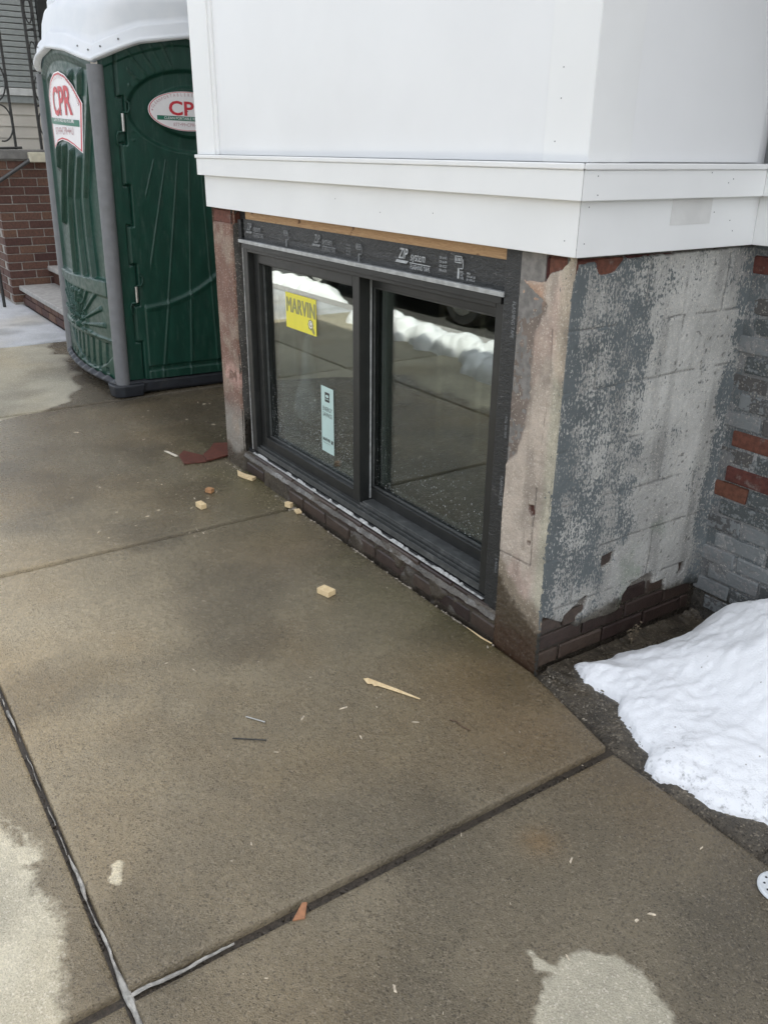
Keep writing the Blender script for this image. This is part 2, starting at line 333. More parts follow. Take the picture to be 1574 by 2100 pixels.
def slabcol(x, y):
    c = np.ones(np.shape(x)+(3,))*np.array((.52, .478, .365))
    n = fbm(x, y, .5, 21)[..., None]; c = c*(.84+.32*n)*np.where(y < -1.5, .88, 1)[..., None]
    sheen_dry = sst(-.35, -1.55, y+(fbm(x, y, .5, 23)-.5)*.2)*sst(.6, -1.2, x)*sst(-3.4, -1.3, x); c = c*(1+1.05*sheen_dry[..., None]*np.array((1.05, 1.03, 1.0)))  # wet sky sheen, plus some drying, painted in as paler concrete
    pale = (x < -6.0)[..., None]; c = np.where(pale, np.array((.50, .515, .53)), c)
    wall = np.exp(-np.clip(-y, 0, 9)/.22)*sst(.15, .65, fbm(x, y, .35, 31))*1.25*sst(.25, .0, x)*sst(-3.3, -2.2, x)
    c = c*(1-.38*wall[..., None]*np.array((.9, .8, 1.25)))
    och = sst(.40, .80, fbm(x, y, .6, 41, 6))[..., None]; c = c*(1-.13*och*np.array((.3, .8, 1.6)))
    dk = sst(.42, .75, fbm(x, y, .35, 51, 6))[..., None]; c = c*(1-.30*dk)
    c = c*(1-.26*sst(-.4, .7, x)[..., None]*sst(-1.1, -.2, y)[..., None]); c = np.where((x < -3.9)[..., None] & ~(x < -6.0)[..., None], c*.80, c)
    for (px_, py_, r, k) in ((-.05, -.16, .26, .8), (.55, -.5, .05, .9), (.25, -.2, .18, .3), (.62, -.12, .25, .2), (-1.3, -.25, .25, .4)):
        g = np.exp(-((x-px_)**2+(y-py_)**2)/(r*r))[..., None]*k; c = c*(1+g*np.array((.10, -.10, -.32)))
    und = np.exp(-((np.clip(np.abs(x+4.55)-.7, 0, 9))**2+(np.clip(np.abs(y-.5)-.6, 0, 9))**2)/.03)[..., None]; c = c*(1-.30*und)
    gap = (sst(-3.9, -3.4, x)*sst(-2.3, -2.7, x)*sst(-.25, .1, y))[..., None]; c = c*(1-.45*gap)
    return np.clip(c*.97, .02, 1.2)
def axis_pts(a, b, step):
    e = [0, .0015, .004, .008, .014, .022]
    n = max(2, int((b-a-.044)/step)); mid = np.linspace(a+.022, b-.022, n)[1:-1]
    return np.concatenate([a+np.array(e), mid, b-np.array(e[::-1])])
def slab(x0, x1, y0, y1, step, top=None):
    U = axis_pts(0, x1-x0, step); V = axis_pts(0, 1, step/(y1-y0))
    dz = random.uniform(-.002, .002)
    def fn(u, v):
        X = x0+u; yt = top(X) if top else y1
        Y = y0+v*(yt-y0)
        e = np.minimum(np.minimum(u, (x1-x0)-u), np.minimum(v, 1-v)*(y1-y0))
        ch = sst(.55, .8, fbm(X, Y, .06, 77))*.010                           # chipped, worn arrises
        Z = G+dz-.007*(1-np.sqrt(np.clip(e/(.012+ch), 0, 1)))-.035*(e < .0008)+(fbm(X, Y, .25, 61)-.5)*.004
        return X, Y, Z
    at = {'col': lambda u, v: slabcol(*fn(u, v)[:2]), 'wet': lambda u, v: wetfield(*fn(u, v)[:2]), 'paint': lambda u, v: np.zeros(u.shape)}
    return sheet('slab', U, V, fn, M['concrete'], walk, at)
XJ = [-16, -14.1, -12.1, -10.1, -8.05, -6.02, -3.90, -1.635, .402, 2.45, 4.5, 8]
GW = {.402: .016, -1.635: .015, -3.9: .018}
for i in range(len(XJ)-1):
    a, b = XJ[i]+GW.get(XJ[i], .006), XJ[i+1]-GW.get(XJ[i+1], .006); near = -1.7 < XJ[i] < 1
    top = None; y1 = -.012
    if XJ[i] == -1.635: top = lambda X: np.interp(X, [-2, -.005, .402, 3], [-.010, -.010, -.090, -.090])
    elif XJ[i] >= .402: y1 = -.092
    elif XJ[i] in (-3.90, -6.02): y1 = 1.6
    elif XJ[i] < -6.1: y1 = .19
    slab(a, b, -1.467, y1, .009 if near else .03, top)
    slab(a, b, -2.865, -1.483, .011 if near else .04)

# pale torn sealant lying in the long joint and at the crossing
def sealant(pts, wf, seed):
    L = [0]
    for a, b in zip(pts, pts[1:]): L.append(L[-1]+math.dist(a, b))
    U = np.arange(0, L[-1], .004); V = np.linspace(-1, 1, 7)
    def fn(u, v):
        cx = np.interp(u, L, [p[0] for p in pts]); cy = np.interp(u, L, [p[1] for p in pts])
        d = np.array((pts[-1][0]-pts[0][0], pts[-1][1]-pts[0][1])); d = d/np.linalg.norm(d)
        wd = np.interp(u, wf[0], wf[1])*(.35+1.0*fbm(u, v*0+seed, .05, seed))*(vn(u, u*0, .05, seed+3) > .22)
        o = v*wd+(vn(u, u*0, .04, seed+5)-.5)*.006+.005
        return cx-d[1]*o, cy+d[0]*o, G-.015+.004*(1-v**6)*(.4+1.2*vn(u, v*.02, .012, seed+9))*(wd > .001)-.012*(wd <= .001)
    return sheet('joint_sealant', U, V, fn, M['sealant'], walk)
sealant([(-1.5, -1.480), (-.76, -1.479), (0, -1.478), (.402, -1.476), (.9, -1.474)], ([0, .7, .76, .84, .88, 1.45, 1.5, 1.57, 1.62, 1.78, 1.9, 2.3], [.001, .0012, .005, .004, .0012, .0012, .005, .006, .0015, .005, .008, .006]), 3)
sealant([(.400, -1.474), (.402, -1.40), (.402, -1.30), (.402, -1.24)], ([0, .1, .16, .24], [.008, .006, .005, .001]), 8)

# old broken ground between slab edge and brick wall, right of the bay
def strip(u, v):
    x, y = u, np.interp(u, [0, .402, 8], [.0, -.084, -.084])*(1-v)+v*.80
    plates = vn(x*1.0+fbm(x, y, .1, 91)*.1, y*1.6, .16, 93)
    crack = np.abs(fbm(x, y*1.3, .3, 95, 3)-.5)
    z = G-.014+.013*sst(.42, .47, plates)+(fbm(x, y, .12, 97)-.5)*.012+(fbm(x, y, .02, 98, 2)-.5)*.006-.016*np.exp(-(crack/.010)**2)-.014*np.exp(-((v*.8)/.018)**2)
    return x, y, z
at = {'col': lambda u, v: np.array((.33, .30, .24))*(.12+1.1*fbm(*strip(u, v)[:2], .07, 99, 5)[..., None]), 'wet': lambda u, v: np.full(u.shape, .95), 'paint': lambda u, v: np.zeros(u.shape)}
tag(sheet('broken_ground', np.concatenate([np.arange(0.003, 1.5, .007), np.linspace(1.5, 8, 60)]), np.linspace(0, 1, 110), strip, M['dirt'], None, at), kind='structure')
# ------------------------------------------------------------------ the white house with its bay
HX0, HX1 = -2.42, 0.0
house = empty('corner_house', (-1.2, .4, 0), 'white panelled house with a grey stucco and brick foundation bay above a wet sidewalk', 'house')
PL = .012     # stucco thickness over brick
def wallsheet(name, plane, U, V, disp, col, wet, paint):
    """plane 'F': front y=0 (u=x); 'R': right side x=0 (u=y)"""
    def fn(u, v):
        d = disp(u, v); return (u, -d, v) if plane == 'F' else (d, u, v)
    return sheet(name, U, V, fn, M['stucco'], house, {'col': col, 'wet': wet, 'paint': paint})
lp = lambda c: np.array(c)
# --- right (side) face
HZ = [.215, .395, .57, .745, .925, 1.105]
def gridlines(u, v, u0, seed):
    r = np.zeros(np.shape(u))
    for k, z in enumerate(HZ):
        zz = z+(vn(u, u*0+z, .1, seed)-.5)*.008
        r = np.maximum(r, np.exp(-((v-zz)/.003)**2)*sst(.38, .55, fbm(u, v, .09, seed+1+k)))
        for q in range(3):
            uu = u0+q*.36+(k % 2)*.18+(vn(v, v*0+k, .1, seed+2)-.5)*.008
            r = np.maximum(r, np.exp(-((u-uu)/.003)**2)*((v > z) & (v < z+.175))*sst(.45, .62, fbm(u, v, .08, seed+4+k)))
    return r
CHR = [[(-.02, -.05), (-.02, .205), (.012, .198), (.10, .152), (.105, .172), (.20, .222), (.212, .212), (.195, .165), (.165, .150), (.165, .115), (.27, .117), (.335, .108), (.38, .115), (.385, .17), (.42, .205), (.525, .225), (.535, .17), (.60, .175), (.605, .12), (.9, .10), (.9, -.05)],
       [(.258, .30), (.255, .348), (.315, .357), (.302, .315)], [(.672, .165), (.668, .215), (.70, .217), (.695, .18)],
       [(-.02, 1.235), (.0, 1.235), (.02, 1.28), (.08, 1.285), (.10, 1.245), (.17, 1.25), (.2, 1.285), (.9, 1.295), (.9, 1.4), (-.02, 1.4)], [(.545, .185), (.541, .20), (.552, .203)]]
def chipR(u, v):
    d = np.full(np.shape(u), 9.)
    for P_ in CHR: d = np.minimum(d, sdpoly(u, v, P_))
    return d+(fbm(u, v, .025, 101)-.5)*.010
def dispR(u, v):
    ch = sst(.002, -.002, chipR(u, v))
    fil = .05*np.clip((u-.72)/.08, 0, 1)**2                                 # fillet towards the inner corner
    return -PL*1.3*ch+(fbm(u, v, .12, 103)-.5)*.006+(fbm(u, v, .015, 105, 2)-.5)*.0025-.003*gridlines(u, v, .13, 111)-.008*(u < .004)+fil*.4
def colR(u, v):
    c = np.ones(u.shape+(3,))*lp((.44, .435, .405)); c = c*(.66+.62*fbm(u, v, .22, 121, 6)[..., None])*(1-.22*sst(.5, .75, fbm(u*3, v*.35, .12, 122, 5))[..., None])
    c = c*(1-.6*gridlines(u, v, .13, 111)[..., None])
    gn = sst(.55, .75, fbm(u, v, .2, 123))[..., None]*sst(.7, .2, v)[..., None]; c = c*(1-gn*.35*lp((1.1, .75, 1.1)))
    ch = sst(.003, -.001, chipR(u, v))[..., None]; lip = np.exp(-(chipR(u, v)/.004)**2)[..., None]
    spots = (fbm(u, v, .012, 127, 2) > .80)[..., None]*sst(.3, .5, u)[..., None]; c = c*(1-.6*spots)
    c = c*(1-ch)+ch*lp((.17, .155, .135)); c = c+lip*(1-ch)*.12
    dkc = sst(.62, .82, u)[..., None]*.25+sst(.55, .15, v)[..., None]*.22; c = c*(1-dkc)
    return np.clip(c, .02, .75)
def paintR(u, v):
    s = sst(.085, .040, u+(fbm(u, v, .05, 131)-.5)*.06)*(.62+.25*fbm(u, v, .2, 132))
    mid = sst(.42, .33, u+(fbm(u, v, .14, 133)-.5)*.16+(.10*sst(.45, .25, v)))*(.54+.6*(fbm(u, v, .22, 135)-.4))*sst(.14, .30, v)
    top = sst(1.15, 1.22, v)*sst(.5, .3, u)*.42
    inner = sst(.70, .76, u+(fbm(u, v, .06, 137)-.5)*.05+.02*sst(.5, 0, v))*.62
    low = sst(.62, .3, v)*sst(.6, .1, u)*.42
    return np.clip(np.maximum.reduce([s, mid, top, inner, low, np.clip((fbm(u, v, .17, 139, 5)-.46)*1.6, .03, .30)])*(chipR(u, v) > 0), 0, 1)
wetR = lambda u, v: np.clip(.5+(.13-v+(fbm(u, v, .2, 141)-.5)*.16)*7, 0, 1)
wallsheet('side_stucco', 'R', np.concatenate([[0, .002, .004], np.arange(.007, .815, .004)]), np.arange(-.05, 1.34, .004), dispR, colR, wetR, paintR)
# --- right pier of the front face
XP = -.210
CHF = [[(-.3, 1.222), (-.16, 1.219), (-.105, 1.225), (-.085, 1.25), (-.045, 1.262), (-.02, 1.29), (-.02, 1.4), (-.3, 1.4)], [(-.096, .553), (-.074, .556), (-.068, .533), (-.080, .525), (-.093, .538)], [(-.086, .435), (-.077, .436), (-.077, .423), (-.086, .424)]]
def chipF(u, v):
    d = np.full(np.shape(u), 9.)
    for P_ in CHF: d = np.minimum(d, sdpoly(u, v, P_))
    return d+(fbm(u, v, .02, 151)-.5)*.007
def lineF(u, v):
    a = np.exp(-((u+.067+(vn(v, v*0, .08, 153)-.5)*.006)/.0025)**2)*((v > .355) & (v < .62))
    b = np.exp(-((v-.352-(u+.22)*.03)/.0025)**2)*((u < -.066))
    e = np.exp(-((u+.058+(vn(v, v*0, .1, 155)-.5)*.01)/.0022)**2)*(v > .75)*(v < 1.1)*sst(.35, .6, fbm(u, v, .1, 157))
    return np.maximum(np.maximum(a, b), e)
def brownF(u, v):
    e = np.interp(v, [.60, .66, .70, .74, .82, .92, 1.02, 1.08, 1.12, 1.16, 1.19, 1.23], [-.3, -.205, -.172, -.16, -.135, -.13, -.135, -.125, -.105, -.09, -.14, -.22])
    return sst(.010, -.008, u-e+(fbm(u, v, .03, 161)-.5)*.022)
def dispF(u, v):
    ch = sst(.002, -.002, chipF(u, v))
    return -PL*ch-.004*brownF(u, v)-.0025*lineF(u, v)+(fbm(u, v, .12, 163)-.5)*.006+(fbm(u, v, .012, 165, 2)-.5)*.003-.008*(u > -.003)
def colF(u, v):
    n = fbm(u, v, .10, 171)[..., None]; c = lp((.475, .405, .335))*(.66+.62*n)*(1-.25*sst(.5, .72, fbm(u*2, v*.5, .07, 172, 5))[..., None])
    pk = sst(.5, .7, fbm(u, v*.6, .13, 173))[..., None]; c = c*(1-pk*lp((-.02, .07, .07)))
    yl = sst(-.06, -.02, u)[..., None]; c = c*(1-yl*lp((.08, .0, .06)))
    br = brownF(u, v)[..., None]; c = c*(1-br)+br*lp((.185, .15, .125))*(.7+.6*fbm(u, v, .05, 175)[..., None])
    org = np.exp(-((v-1.19)/.035)**2)[..., None]*sst(-.09, -.12, u)[..., None]; c = c*(1-org)+org*lp((.47, .31, .22))
    low = sst(.03, -.02, v-np.interp(u, [-.222, -.16, -.08, 0], [.345, .29, .235, .205])+(fbm(u, v, .05, 177)-.5)*.05)[..., None]
    rd = sst(.15, .05, v+(fbm(u, v, .06, 179)-.5)*.08)[..., None]
    lc = lp((.25, .205, .15))*(1-rd)+rd*lp((.20, .125, .085))
    c = c*(1-low)+low*lc
    ch = sst(.003, -.001, chipF(u, v))[..., None]; c = c*(1-ch)+ch*lp((.10, .04, .03)); c = c*(1-.6*lineF(u, v)[..., None])
    return np.clip(c, .02, .75)
paintF = lambda u, v: np.clip(.16*sst(-.07, -.02, u)+.10*sst(.3, .9, fbm(u, v, .1, 181))+.5*sst(-.012, -.002, u)*sst(.75, .4, v), 0, 1)
wetF = lambda u, v: np.clip(.5+(np.interp(u, [-.222, -.16, -.08, 0], [.28, .22, .16, .14])-v+(fbm(u, v, .08, 183)-.5)*.08)*7, 0, .95)
wallsheet('front_stucco', 'F', np.concatenate([np.arange(XP, -.005, .0035), [-.003, -.0015, 0]]), np.arange(-.05, 1.34, .004), dispF, colF, wetF, paintF)
# reveal of the right pier (faces the window)
rv = MB().box(XP+.0005, XP+.1, .004, .30, -.05, 1.33); rv.build('pier_core', M['mortar'], house)
# --- left pier: bricks at its top, worn red-brown render below
XL = -2.205
def dispL(u, v): return (fbm(u, v, .1, 191)-.5)*.010+(fbm(u, v, .02, 193, 2)-.5)*.004-.012*sst(1.228, 1.236, v)-.010*(u < HX0+.004)-.012*((u > XL-.004))
def colL(u, v):
    t = fbm(u, v*.5, .16, 195)[..., None]; c = lp((.235, .135, .10))*(.6+.7*t)
    g = sst(.42, .22, v+(fbm(u, v, .1, 197)-.5)*.2)[..., None]; c = c*(1-g)+g*lp((.26, .235, .20))
    e = sst(.5, .7, fbm(u, v, .11, 199))[..., None]*.7; c = c*(1-e)+e*lp((.30, .235, .18))
    pk = (np.exp(-((v-.50)/.05)**2)*sst(.45, .6, fbm(u, v, .05, 201)))[..., None]; c = c*(1-pk)+pk*lp((.48, .30, .25))
    return np.clip(c, .02, .7)
wallsheet('front_stucco', 'F', np.arange(HX0, XL+.001, .005), np.arange(-.05, 1.34, .006), dispL, colL, lambda u, v: np.clip(.5+(.10-v+(fbm(u, v, .1, 203)-.5)*.1)*7, 0, 1), lambda u, v: np.full(u.shape, .06))
def colJ(u, v): return np.clip(lp((.10, .095, .085))*(.6+.8*fbm(u, v, .08, 207)[..., None]), .02, .6)
def jf(u, v): return XL-.004+(fbm(u, v, .06, 211)-.5)*.012, u, v
sheet('jamb_mortar', np.arange(.004, .30, .006), np.arange(-.05, 1.34, .008), jf, M['stucco'], house, {'col': colJ, 'wet': lambda u, v: np.clip(.5+(.3-v)*3, 0, 1), 'paint': lambda u, v: np.zeros(u.shape)})
MB().box(HX0+.01, XL-.02, .02, .8, -.05, 1.33).build('pier_core', M['mortar'], house)
def wl(u, v): return HX0+.004+(fbm(u, v, .1, 213)-.5)*.01, u, v
sheet('far_side_stucco', np.arange(.0, .82, .012), np.arange(-.05, 1.34, .012), wl, M['stucco'], house, {'col': lambda u, v: colL(u-2.4, v), 'wet': lambda u, v: np.clip(.5+(.1-v)*6, 0, 1), 'paint': lambda u, v: np.full(u.shape, .1)})
MB().box(-.20, -.03, .02, .79, -.05, 1.33).build('wall_core', M['mortar'], house)

# --- single bricks where the render has fallen off
def brick_mesh(l, d, h, seed):
    r = random.Random(seed); b = MB(); b.box(-l/2, l/2, -d/2, d/2, -h/2, h/2)
    me = bpy.data.meshes.new('brick'); me.from_pydata(b.v, [], b.f); bm = bmesh.new(); bm.from_mesh(me)
    bmesh.ops.recalc_face_normals(bm, faces=bm.faces); bmesh.ops.bevel(bm, geom=list(bm.edges), offset=.004, segments=1, affect='EDGES')
    for v in bm.verts: v.co += Vector((r.uniform(-1, 1), r.uniform(-1, 1), r.uniform(-1, 1)))*.0018
    bm.to_mesh(me); bm.free(); return me
_bm = {}
def brick(mat, parent, c, l, d, h, axis='x', tilt=0):
    key = (round(l, 3), d, h, mat.name, random.randrange(3))
    if key not in _bm:
        _bm[key] = brick_mesh(l, d, h, hash(key) & 0xffff); _bm[key].materials.append(mat)
    o = link('brick', _bm[key], parent, Vector(c)-loc_of(parent))
    if axis == 'y': o.rotation_euler.z = PI/2
    return o
CH = .0625
def course_R(k, u0, u1, first):                         # bricks showing on the side face
    z = .004+CH*(k+.5)-.004; u = first
    while u < u1:
        a_, b_ = max(u, .006), u+.195
        if b_ > u0 and a_ < .75: brick(M['brick_wet'], house, (-.0525+random.uniform(-.001, .001), (a_+b_)/2, z), b_-a_, .09, .052, 'y')
        u += .205
course_R(0, 0, .78, -.094); course_R(1, 0, .78, .006); course_R(2, 0, .2, -.094); course_R(2, .36, .7, -.094)
brick(M['brick_wet'], house, (-.0545, .16, .222-.002), .11, .09, .030, 'y')
for u in (.25, .66): brick(M['brick_wet'], house, (-.0555, u+.02, .331 if u < .5 else .193), .10, .09, .052, 'y')
for k, u in enumerate((.006, .21, .415, .62)): brick(M['brick_red'], house, (-.0545, u+.0975, 1.2625), .195, .09, .056, 'y')
brick(M['brick_red'], house, (-.155, .0535, 1.258), .105, .09, .060); brick(M['brick_red'], house, (-.049, .0535, 1.258), .09, .09, .060)
brick(M['brick_red'], house, ((HX0+XL)/2+.004, .050, 1.262), .198, .09, .058)
# base under the window: two wet courses, partly rendered, with a mortar ledge above
for k in range(2):
    x = -2.19+(k*.1)
    while x < XP-.02:
        l = min(.195, XP-.006-x)
        if l > .04: brick(M['brick_wet'], house, (x+l/2, .052+random.uniform(-.002, .002), -.002+CH*(k+.5)+(0 if k else .0)), l, .09, .052)
        x += .205
def basef(u, v):                                           # mortar skin between and over the bricks
    pat = sst(.52, .60, fbm(u, v*.7, .16, 221)); jt = (fbm(u, v, .02, 223, 2)-.5)*.004
    return u, .0125-.013*pat*sst(.125, .09, v)+jt, v
sheet('base_mortar', np.arange(XL, XP+.004, .006), np.arange(-.04, .118, .004), basef, M['stucco'], house,
      {'col': lambda u, v: lp((.25, .225, .195))*(.45+.9*fbm(u, v, .09, 225)[..., None]), 'wet': lambda u, v: np.full(u.shape, 1.0), 'paint': lambda u, v: np.zeros(u.shape)})
def ledge(u, v):                                           # sloping mortar ledge
    y = -.006+v*.07+(fbm(u, v*0, .05, 231)-.5)*.014*(1-v); z = .100+v*.024-.012*sst(.12, 0, v)+(fbm(u, v*.1, .03, 233)-.5)*.008
    return u, y, z
sheet('sill_mortar', np.arange(XL, XP+.004, .005), np.linspace(0, 1, 16), ledge, M['stucco'], house,
      {'col': lambda u, v: lp((.31, .305, .29))*(.5+.8*fbm(u, v*.08, .06, 235)[..., None]), 'wet': lambda u, v: np.clip(.35+.5*(fbm(u, v*.07, .08, 237)), 0, 1), 'paint': lambda u, v: np.zeros(u.shape)})

# --- white skirt, cap, panels
def lboard(name, d, z0, z1, mat, bevel=.002, thick=.02, xr=None):
    """an L of board around the corner, face d outside the foundation, mitred at the corner; two boards + the return on the main wall"""
    a = MB(); a.prism([(HX0-max(0, d-.025), -d), (d, -d), (d-thick, -d+thick), (HX0-max(0, d-.025), -d+thick)], lambda u, v, w_: (u, v, w_), z0, z1)
    a.build(name, mat, house, bevel)
    b = MB(); b.prism([(d, -d), (d, .755-d), (d-thick, .755-d), (d-thick, -d+thick)], lambda u, v, w_: (u+.0012, v, w_), z0, z1); b.build(name, mat, house, bevel)
    c = MB(); c.box(d-.0008, 6, .755-d, .755-d+thick, z0, z1); c.build(name, mat, house, bevel)
lboard('skirt_board', .025, 1.300, 1.442, M['white'])
lboard('belt_board', .05, 1.441, 1.514, M['white'])
lboard('drip_cap', .056, 1.5145, 1.530, M['white'], .003)
MB().box(HX0, .02, -.02, .9, 1.318, 1.322).build('soffit', M['darkgap'], house)
bx('front_panel', M['white2'], house, -2.232, .028, -.018, .01, 1.531, 5.6, .0015)
bx('corner_board', M['white'], house, -2.463, -2.262, -.034, .012, 1.5305, 5.6, .002)
bx('corner_bead', M['white'], house, -2.2615, -2.2325, -.027, .012, 1.5305, 5.6, .002)
bx('corner_strip', M['white'], house, -.13, .0297, -.0215, -.0185, 1.531, 5.6, .001)
bx('side_panel', M['white2'], house, .0, .030, .0105, .68, 1.532, 5.6, .0015)
bx('corner_strip', M['white'], house, .0302, .032, -.021, .13, 1.5315, 5.6, .0008)
bx('bay_core', M['white2'], house, -2.46, -.002, .02, .76, 1.53, 5.58, 0)
bx('patch', simple('pale_grey_patch', (.68, .68, .66), .6, .06, 12, dirt=.2), house, .0263, .0272, .33, .505, 1.37, 1.4385, 0)
def nailhead(a, b): MB().tube([a, b], .0018, 8).build('nail_head', M['post'], house)
for (y, z) in ((.005, 1.425), (.0, 1.335), (.52, 1.40), (.62, 1.345), (.60, 1.375)): nailhead((.0262, y, z), (.0268, y, z))
for (y, z) in ((.0, 1.50), (.005, 1.455), (.45, 1.507), (.55, 1.49), (.53, 1.48)): nailhead((.0512, y, z), (.0518, y, z))
for (x, z) in ((-.02, 1.34), (-.9, 1.36), (-.6, 1.375), (-1.2, 1.39)): nailhead((x, -.025, z), (x, -.0257, z))
for (x, z) in ((-.08, 1.75), (-.08, 1.68), (-.09, 1.58)): nailhead((x, -.0215, z), (x, -.0222, z))
# --- main wall right of the bay: painted brick below, dark window beside the corner above
PB = [M['painted_brick'], M['brick_red']]
def pb_attr(me, seed, paint, col):
    n = len(me.vertices)
    a = me.attributes.new('col', 'FLOAT_COLOR', 'POINT'); a.data.foreach_set('color', np.tile(np.array((*col, 1), np.float32), n))
    a = me.attributes.new('wet', 'FLOAT', 'POINT'); a.data.foreach_set('value', np.full(n, 0.0, np.float32))
    a = me.attributes.new('paint', 'FLOAT', 'POINT'); a.data.foreach_set('value', np.full(n, paint, np.float32))
BK = []
for q in range(6):
    me = brick_mesh(.195, .09, .054, 900+q); me.materials.append(M['painted_brick']); pb_attr(me, q, (.50, .35, .62, .40, .28, .55)[q], ((.10, .10, .098), (.085, .09, .09), (.30, .30, .29), (.085, .095, .095), (.10, .095, .09), (.24, .24, .235))[q]); BK.append(me)
RB = brick_mesh(.195, .09, .054, 950); RB.materials.append(M['brick_red'])
rnd = random.Random(4)
for k in range(20):
    z = .02+CH*(k+.5); x = -.06 if k % 2 else .045
    while x < 1.75:
        red = (abs(z-.50) < .07 and x < .12) or (z > 1.20 and rnd.random() < .6) or rnd.random() < .03
        o = link('brick', RB if red else rnd.choice(BK), house, Vector((x+.0975, .825+rnd.uniform(-.003, .003), z))-loc_of(house)); x += .205
def mf(u, v): return u, .7845+(fbm(u, v, .10, 241, 5)-.5)*.022+.010*np.exp(-((u-.11)/.10)**2-((v-.50)/.07)**2), v
sheet('wall_mortar', np.arange(-.1, 1.76, .01), np.arange(-.05, 1.34, .01), mf, M['stucco'], house, {'col': lambda u, v: lp((.24, .24, .235))*(.5+.9*fbm(u, v, .08, 243)[..., None]), 'wet': lambda u, v: np.clip(.5+(.12-v)*6, 0, 1), 'paint': lambda u, v: np.clip(fbm(u, v, .1, 245)*.8, 0, 1)})
bx('wall_core', M['mortar'], house, -.1, 8, .80, 1.6, -.05, 1.33, 0)
bx('main_wall', M['white2'], house, -2.42, 8, .80, 6, 1.331, 7.4, 0)
bx('upper_window_frame', M['frame'], house, .034, 1.3, .74, .80, 1.5315, 3.0, .003)
bx('upper_window_pane', M['frame'], house, .12, 1.22, .735, .745, 1.62, 2.9, .001)

# --- the dark two-light window, with its tape, strip of bare wood and stickers
win = empty('window', Vector((-1.2, .05, .14))-loc_of(house)); win.parent = house
bx('header_strip', M['ply'], house, -2.115, -.292, .035, .08, 1.245, 1.325, .001)
def tapef(u, v):
    wr = (fbm(u*.5, v*4, .08, 251)-.5)*.006*sst(1.25, 1.2, v); return u, .0325-wr+.012*sst(1.19, 1.165, v)*0, v
XW0, XW1, ZW0, ZW1 = -2.140, -.287, .136, 1.162
sheet('head_tape', np.arange(-2.13, -.285, .006), np.arange(1.14, 1.2635, .004), tapef, M['tape'], house)
bx('jamb_tape', M['tape'], house, XL-.002, XW0-.001, .050, .07, .115, 1.322, .002)
bx('jamb_tape', M['tape'], house, XW1+.001, XP+.004, .012, .07, .10, 1.322, .003)
bx('tape_flap', M['tape'], house, -2.183, -2.150, .025, .052, 1.165, 1.255, .003)
bx('sill_tape', M['tape'], house, XL, XP, .028, .08, .09, .128, .004)
lin = MB()
lin.box(XL+.006, XL+.040, .180, .30, ZW0-.02, ZW1); lin.box(XL+.041, XP-.02, .180, .30, ZW0-.02, ZW0+.016); lin.box(XL+.041, XP-.02, .232, .246, ZW0+.017, ZW0+.036)
lin.box(-1.24, -1.16, .180, .215, ZW0+.04, ZW1-.02)
lin.build('inner_liner', M['paleliner'], win)
fr = MB(); J = .046
fr.box(XW0, XW0+J, .025, .175, ZW0, ZW1); fr.box(XW1-J, XW1, .025, .175, ZW0, ZW1)
fr.box(XW0+J, XW1-J, .025, .175, ZW1-J, ZW1); fr.box(XW0+J, XW1-J, .04, .175, ZW0, ZW0+.022)
fr.build('outer_frame', M['frame'], win, .003)
for k, (y0, y1, z1) in enumerate(((.028, .034, .026), (.043, .047, .034), (.056, .060, .042))):
    bx('sill_track', M['track'], win, XW0+J, XW1-J, y0, y1, ZW0+.0, ZW0+z1, .0012)
bx('sill_slope', M['track'], win, -1.15, XW1-J, .0605, .118, ZW0+.02, ZW0+.050, .002)
al = MB(); al.box(XW0-.006, XW1+.006, .010, .033, ZW1+.0005, ZW1+.007); al.box(XW0-.006, XW1+.006, .006, .012, ZW1-.006, ZW1+.009); al.build('drip_edge', M['alu'], win, .0012)
bx('frame_step', M['frame'], win, XW0+.012, XW1-.012, .014, .0248, ZW1-.030, ZW1-.0065, .002)
bx('side_fin', M['foam'], win, XW0-.003, XW0-.0005, .022, .027, ZW0, ZW1-.006, .001)
def foamf(u, v):
    wd = .0005+.009*sst(.45, .62, fbm(u, u*0, .06, 261)); return u, .012+.012*v, ZW0-.012+wd*v+.003*np.sin(PI*v)*fbm(u, v, .02, 263)
sheet('sealant_strip', np.arange(XW0+.02, XW1-.005, .004), np.linspace(0, 1, 6), foamf, M['foam'], win)
def sash(x0, x1, z0, z1, yf, yb, st_, gl):
    a = MB(); a.box(x0, x0+st_, yf, yb, z0, z1); a.box(x1-st_, x1, yf, yb, z0, z1); a.box(x0+st_, x1-st_, yf, yb, z1-st_*.9, z1); a.box(x0+st_, x1-st_, yf, yb, z0, z0+st_)
    s_ = a.build('sash', M['frame'], win, .003)
    b = MB(); e = .007
    b.box(x0+st_, x0+st_+e, gl-.012, gl-.002, z0+st_, z1-st_*.9); b.box(x1-st_-e, x1-st_, gl-.012, gl-.002, z0+st_, z1-st_*.9)
    b.box(x0+st_+e, x1-st_-e, gl-.012, gl-.002, z0+st_, z0+st_+e); b.box(x0+st_+e, x1-st_-e, gl-.012, gl-.002, z1-st_*.9-e, z1-st_*.9)
    b.build('glazing_bead', M['track'], win, .001)
    g = MB(); g.box(x0+st_-.004, x1-st_+.004, gl, gl+.004, z0+st_-.004, z1-st_*.9+.004); g.build('pane', M['glass'], win)
sash(XW0+J+.002, -1.163, ZW0+.036, ZW1-J-.002, .055, .105, .050, .088)
sash(-1.222, XW1-J-.002, ZW0+.046, ZW1-J-.002, .112, .160, .050, .136)
bx('meeting_strip', M['alu'], win, -1.1615, -1.1585, .104, .1115, ZW0+.05, ZW1-J-.004, .0005)
